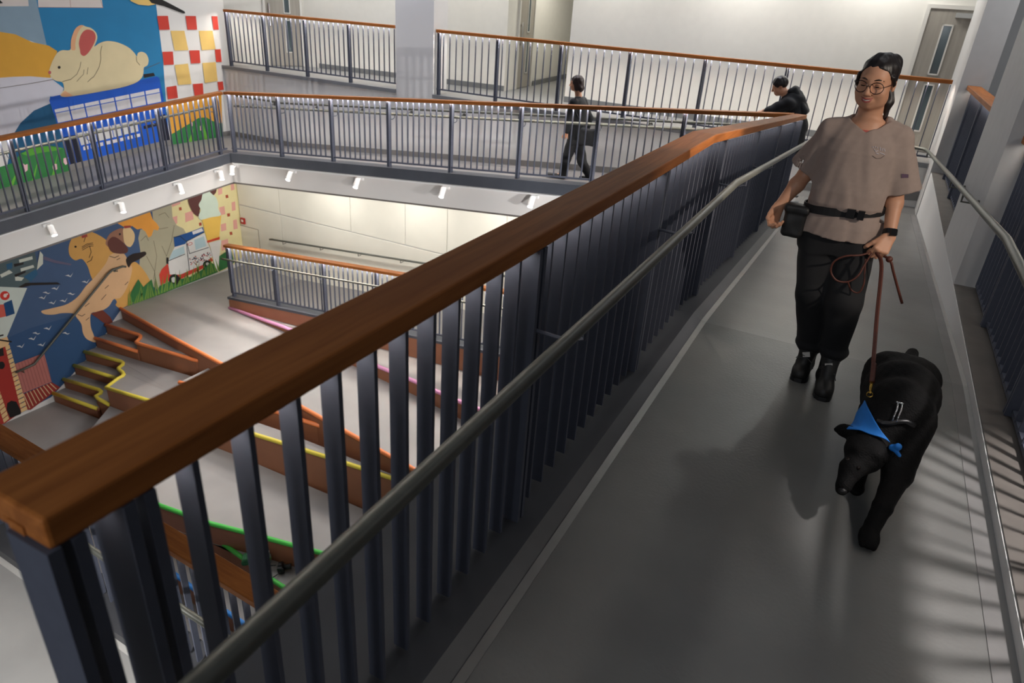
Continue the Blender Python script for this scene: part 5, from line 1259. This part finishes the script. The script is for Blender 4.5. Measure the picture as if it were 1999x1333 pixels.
S = SDF((-4.45, 10.05, -.30), (-3.80, 10.75, .50), 0.008)
S.stack([(-.16, -4.13, 10.4, .135, .175), (-.05, -4.13, 10.4, .130, .172), (.15, -4.13, 10.4, .125, .170), (.32, -4.135, 10.4, .120, .180), (.41, -4.14, 10.4, .085, .13), (.455, -4.145, 10.4, .06, .065)], .03)
for a, b, c in ((s2, e2, w2), (s3, e3, w3_)): S.cone(a, b, .068, .058, .03); S.cone(b, c + (b - c) * .12, .058, .048, .02)
S.wobble(.004, 30, 20, 26); S.build('jacket', m_coat, FB)
S = SDF((-4.55, 10.1, -.86), (-3.70, 10.65, -.05), 0.008)
S.stack([(-.24, -4.13, 10.4, .125, .165), (-.10, -4.13, 10.4, .120, .16)], .03)
for hp_, kn, an in (((-4.14, 10.33, -.2), at_y(1106, 308, 10.30), at_y(1098, 341, 10.30)), ((-4.12, 10.47, -.2), at_y(1136, 315, 10.45), at_y(1150, 343, 10.45))):
    S.cone(hp_, kn, .098, .078, .03); S.cone(kn, an, .075, .062, .02)
S.wobble(.004, 30, 20, 26); S.build('trousers', m_trouser, FB)
for a, t in ((np.array(at_y(1098, 341, 10.30)), np.array([-4.50, 10.30, -.79])), (np.array(at_y(1150, 343, 10.45)), np.array([-3.98, 10.43, -.785]))):
    S = SDF(np.minimum(a, t) - (.12, .12, .10), np.maximum(a, t) + (.12, .12, .1), 0.006)
    S.cone((a[0] + .02, a[1], t[2] + .01), t, .042, .038, .02).cone(a, (a[0] + .01, a[1], t[2] + .02), .045, .045, .02); S.half((0, 0, t[2] - .035), (0, 0, -1)); S.build('shoe', m_boot, FB)
bgc = np.array(at_y(1147, 268, 10.15))
bag = thing('shoulder_bag', tuple(bgc), 'soft black bag hanging at the hip of the woman in black', 'bag')
S = SDF(bgc - (.2, .12, .2), bgc + (.2, .12, .25), .007); S.box(bgc, (.13, .05, .13), .04, .02); S.wobble(.008, 20, 15, 22); S.build('bag_body', m_coat, bag)
MB().tube(bez([bgc + (-.06, 0, .12), (-4.10, 10.21, .25), (-4.13, 10.22, .44), (-4.08, 10.30, .46)], 20), .010, 6).build('strap', m_coat, bag)

# ------------------------------------------------------------------ man behind the far corner
MN = fig_root((-1.0, 10.1, -0.56), 'man in black with a rucksack leaning forward behind the far rail corner')
hc3 = np.array(at_y(1522, 168, 10.05)); hb3 = frame((-0.90, -0.20, -0.42))
S = SDF((-1.60, 9.72, -0.60), (-0.55, 10.50, 1.20), 0.008)
head_prims(S, hc3, hb3, 1.02); nk = np.array(at_y(1545, 190, 10.08)); S.cone(hc3 + (.05, 0, -.06), nk, .052, .06, .03)
S.cone(nk + (.03, 0, -.03), (-.92, 10.1, .25), .13, .13, .05)
a1, b1, c1 = nk + (0, -.17, -.07), np.array(at_y(1515, 212, 9.92)), np.array(at_y(1507, 216, 9.86))
S.cone(a1, b1, .05, .04, .03); S.cone(b1, c1 + (-.1, .02, -.02), .038, .028, .02); hand(S, c1 + (-.1, .02, -.02), (-.9, 0, -.3), (0, .3, -1), 1, .6)
a2_, b2_, c2_ = nk + (0.02, .19, -.09), np.array([-1.12, 10.35, .50]), np.array([-1.30, 10.28, .40])
S.cone(a2_, b2_, .05, .04, .03); S.cone(b2_, c2_, .038, .028, .02); hand(S, c2_, (-.9, 0, -.3), (0, -.3, -1), -1, .6)
for dy in (-.09, .09): S.cone((-.92, 10.1 + dy, .25), (-.96, 10.1 + dy, -.15), .08, .055, .02); S.cone((-.96, 10.1 + dy, -.15), (-.88, 10.1 + dy, -.50), .05, .035, .02); S.cone((-.88, 10.1 + dy, -.50), (-1.02, 10.1 + dy, -.525), .03, .025, .02)
S.build('body', m_skin, MN)
S = SDF(hc3 - .17, hc3 + .17, .006); L3 = lambda p: hc3 + hb3 @ np.array(p, float)
S.ell(L3((0, .036, -.018)), (.082, .090, .100), .01, 'add', hb3); n_ = hb3 @ np.array([0, -.5, .86]); S.half(L3((0, .045, .072)), n_)
S.wobble(.003, 80, 60, 60); S.build('hair', m_hair, MN)
S = SDF((-1.55, 9.72, 0.0), (-0.55, 10.50, 1.05), 0.008)
S.cone(nk + (.03, 0, -.05), (-.94, 10.1, .45), .155, .165, .05); S.cone((-.94, 10.1, .45), (-.92, 10.1, .22), .165, .155, .05)
for a, b, c in ((a1, b1, c1 + (-.05, .01, -.01)), (a2_, b2_, c2_)): S.cone(a, b, .085, .070, .05); S.cone(b, c, .068, .055, .03)
S.wobble(.006, 26, 20, 30); S.build('padded_jacket', m_coat, MN)
S = SDF((-1.15, 9.85, -.58), (-.70, 10.35, .32), 0.008)
S.stack([(.12, -.93, 10.1, .14, .16), (.28, -.92, 10.1, .14, .16)], .03)
for dy in (-.09, .09): S.cone((-.93, 10.1 + dy, .18), (-.96, 10.1 + dy, -.15), .10, .08, .03); S.cone((-.96, 10.1 + dy, -.15), (-.88, 10.1 + dy, -.47), .078, .06, .02)
S.build('trousers', m_trouser, MN)
for dy in (-.09, .09):
    S = SDF((-1.16, 10.0 + dy - .02, -.58), (-.76, 10.2 + dy + .02, -.40), .006); S.cone((-.86, 10.1 + dy, -.515), (-1.03, 10.1 + dy, -.52), .043, .038, .02); S.half((0, 0, -.555), (0, 0, -1)); S.build('shoe', m_boot, MN)
bp = np.array(at_y(1556, 188, 10.1)); RK = thing('rucksack', tuple(bp), 'black rucksack worn on the back of the leaning man', 'bag')
S = SDF(bp - .3, bp + .3, .008); bx = frame((-.75, 0, .66), (0.66, 0, .75)); S.box(bp + (.03, 0, -.06), (.13, .20, .07), .05, .02, 'add', frame((.80, 0, .60))); S.wobble(.005, 30, 20, 30); S.build('bag_body', m_coat, RK)
MB().tube(bez([bp + (.02, -.08, .06), nk + (.0, -.10, .03), nk + (-.04, -.13, -.08), nk + (.02, -.16, -.2)], 16), .018, 6).build('strap', m_coat, RK)

# ------------------------------------------------------------------ things left on the green step
cm = np.array(at_z(548, 1108, -5.68)); CR = thing('camera', tuple(cm - (0, 0, .06)), 'black photo camera with a strap lying on the green edged step', 'camera')
f_ = np.array([.75, .55, .1]); f_ /= np.linalg.norm(f_); cb = frame(f_)
S = SDF(cm - .2, cm + .25, .005); S.box(cm, (.075, .052, .038), .015, .01, 'add', cb); S.box(cm + cb @ np.array([0, .055, 0]), (.03, .02, .03), .01, .015, 'add', cb); S.box(cm + cb @ np.array([-.06, -.005, .025]), (.02, .045, .03), .012, .01, 'add', cb)
S.build('camera_body', m_black, CR)
MB().tube([cm + f_ * .03, cm + f_ * .09, cm + f_ * .14, cm + f_ * .145], [.036, .036, .042, .040], 18).build('lens', mat('lens_black', (18, 18, 20), 0.35), CR, True)
MB().tube(bez([cm + (-.07, -.02, .03), cm + (-.16, -.06, .0), cm + (-.20, -.16, -.035), cm + (-.12, -.24, -.05), cm + (-.05, -.28, -.055)], 30), .008, 6).build('strap', m_black, CR)
MB().tube(bez([cm + (.07, -.03, .02), cm + (.03, -.14, -.02), cm + (-.03, -.24, -.05), cm + (-.06, -.34, -.07)], 24), .008, 6).build('strap', m_black, CR)
bt_ = np.array(at_z(526, 1096, -5.735)); BR = thing('bottle', tuple(bt_), 'small clear bottle with green label beside the camera', 'bottle')
MB().tube([bt_, bt_ + (0, 0, .01), bt_ + (0, 0, .13), bt_ + (0, 0, .16), bt_ + (0, 0, .18)], [.028, .032, .032, .014, .013], 16).build('bottle_body', mat('clear_plastic', (206, 216, 206), 0.15, spec=0.6, trans=0.5), BR, True)
MB().tube([bt_ + (0, 0, .045), bt_ + (0, 0, .10)], .0330, 16).build('bottle_label', mat('green_label', (120, 170, 80), 0.5), BR, True)
MB().tube([bt_ + (0, 0, .18), bt_ + (0, 0, .20)], .015, 12).build('bottle_cap', m_lamp_white, BR)
gb = np.array(at_z(490, 1098, -5.735)); GB = thing('mesh_bag', tuple(gb), 'crumpled dark green mesh bag on the green edged step', 'bag')
S = SDF(gb - (.2, .2, .05), gb + (.2, .2, .2), .008); S.box(gb + (0, 0, .07), (.11, .07, .075), .03, .01, 'add', frame((.6, -.8, .1))); S.wobble(.012, 26, 30, 28); S.half(gb + (0, 0, .003), (0, 0, -1)); S.build('bag_body', mat('green_mesh', (52, 110, 70), 0.8, noise=0.3, scale=60), GB)
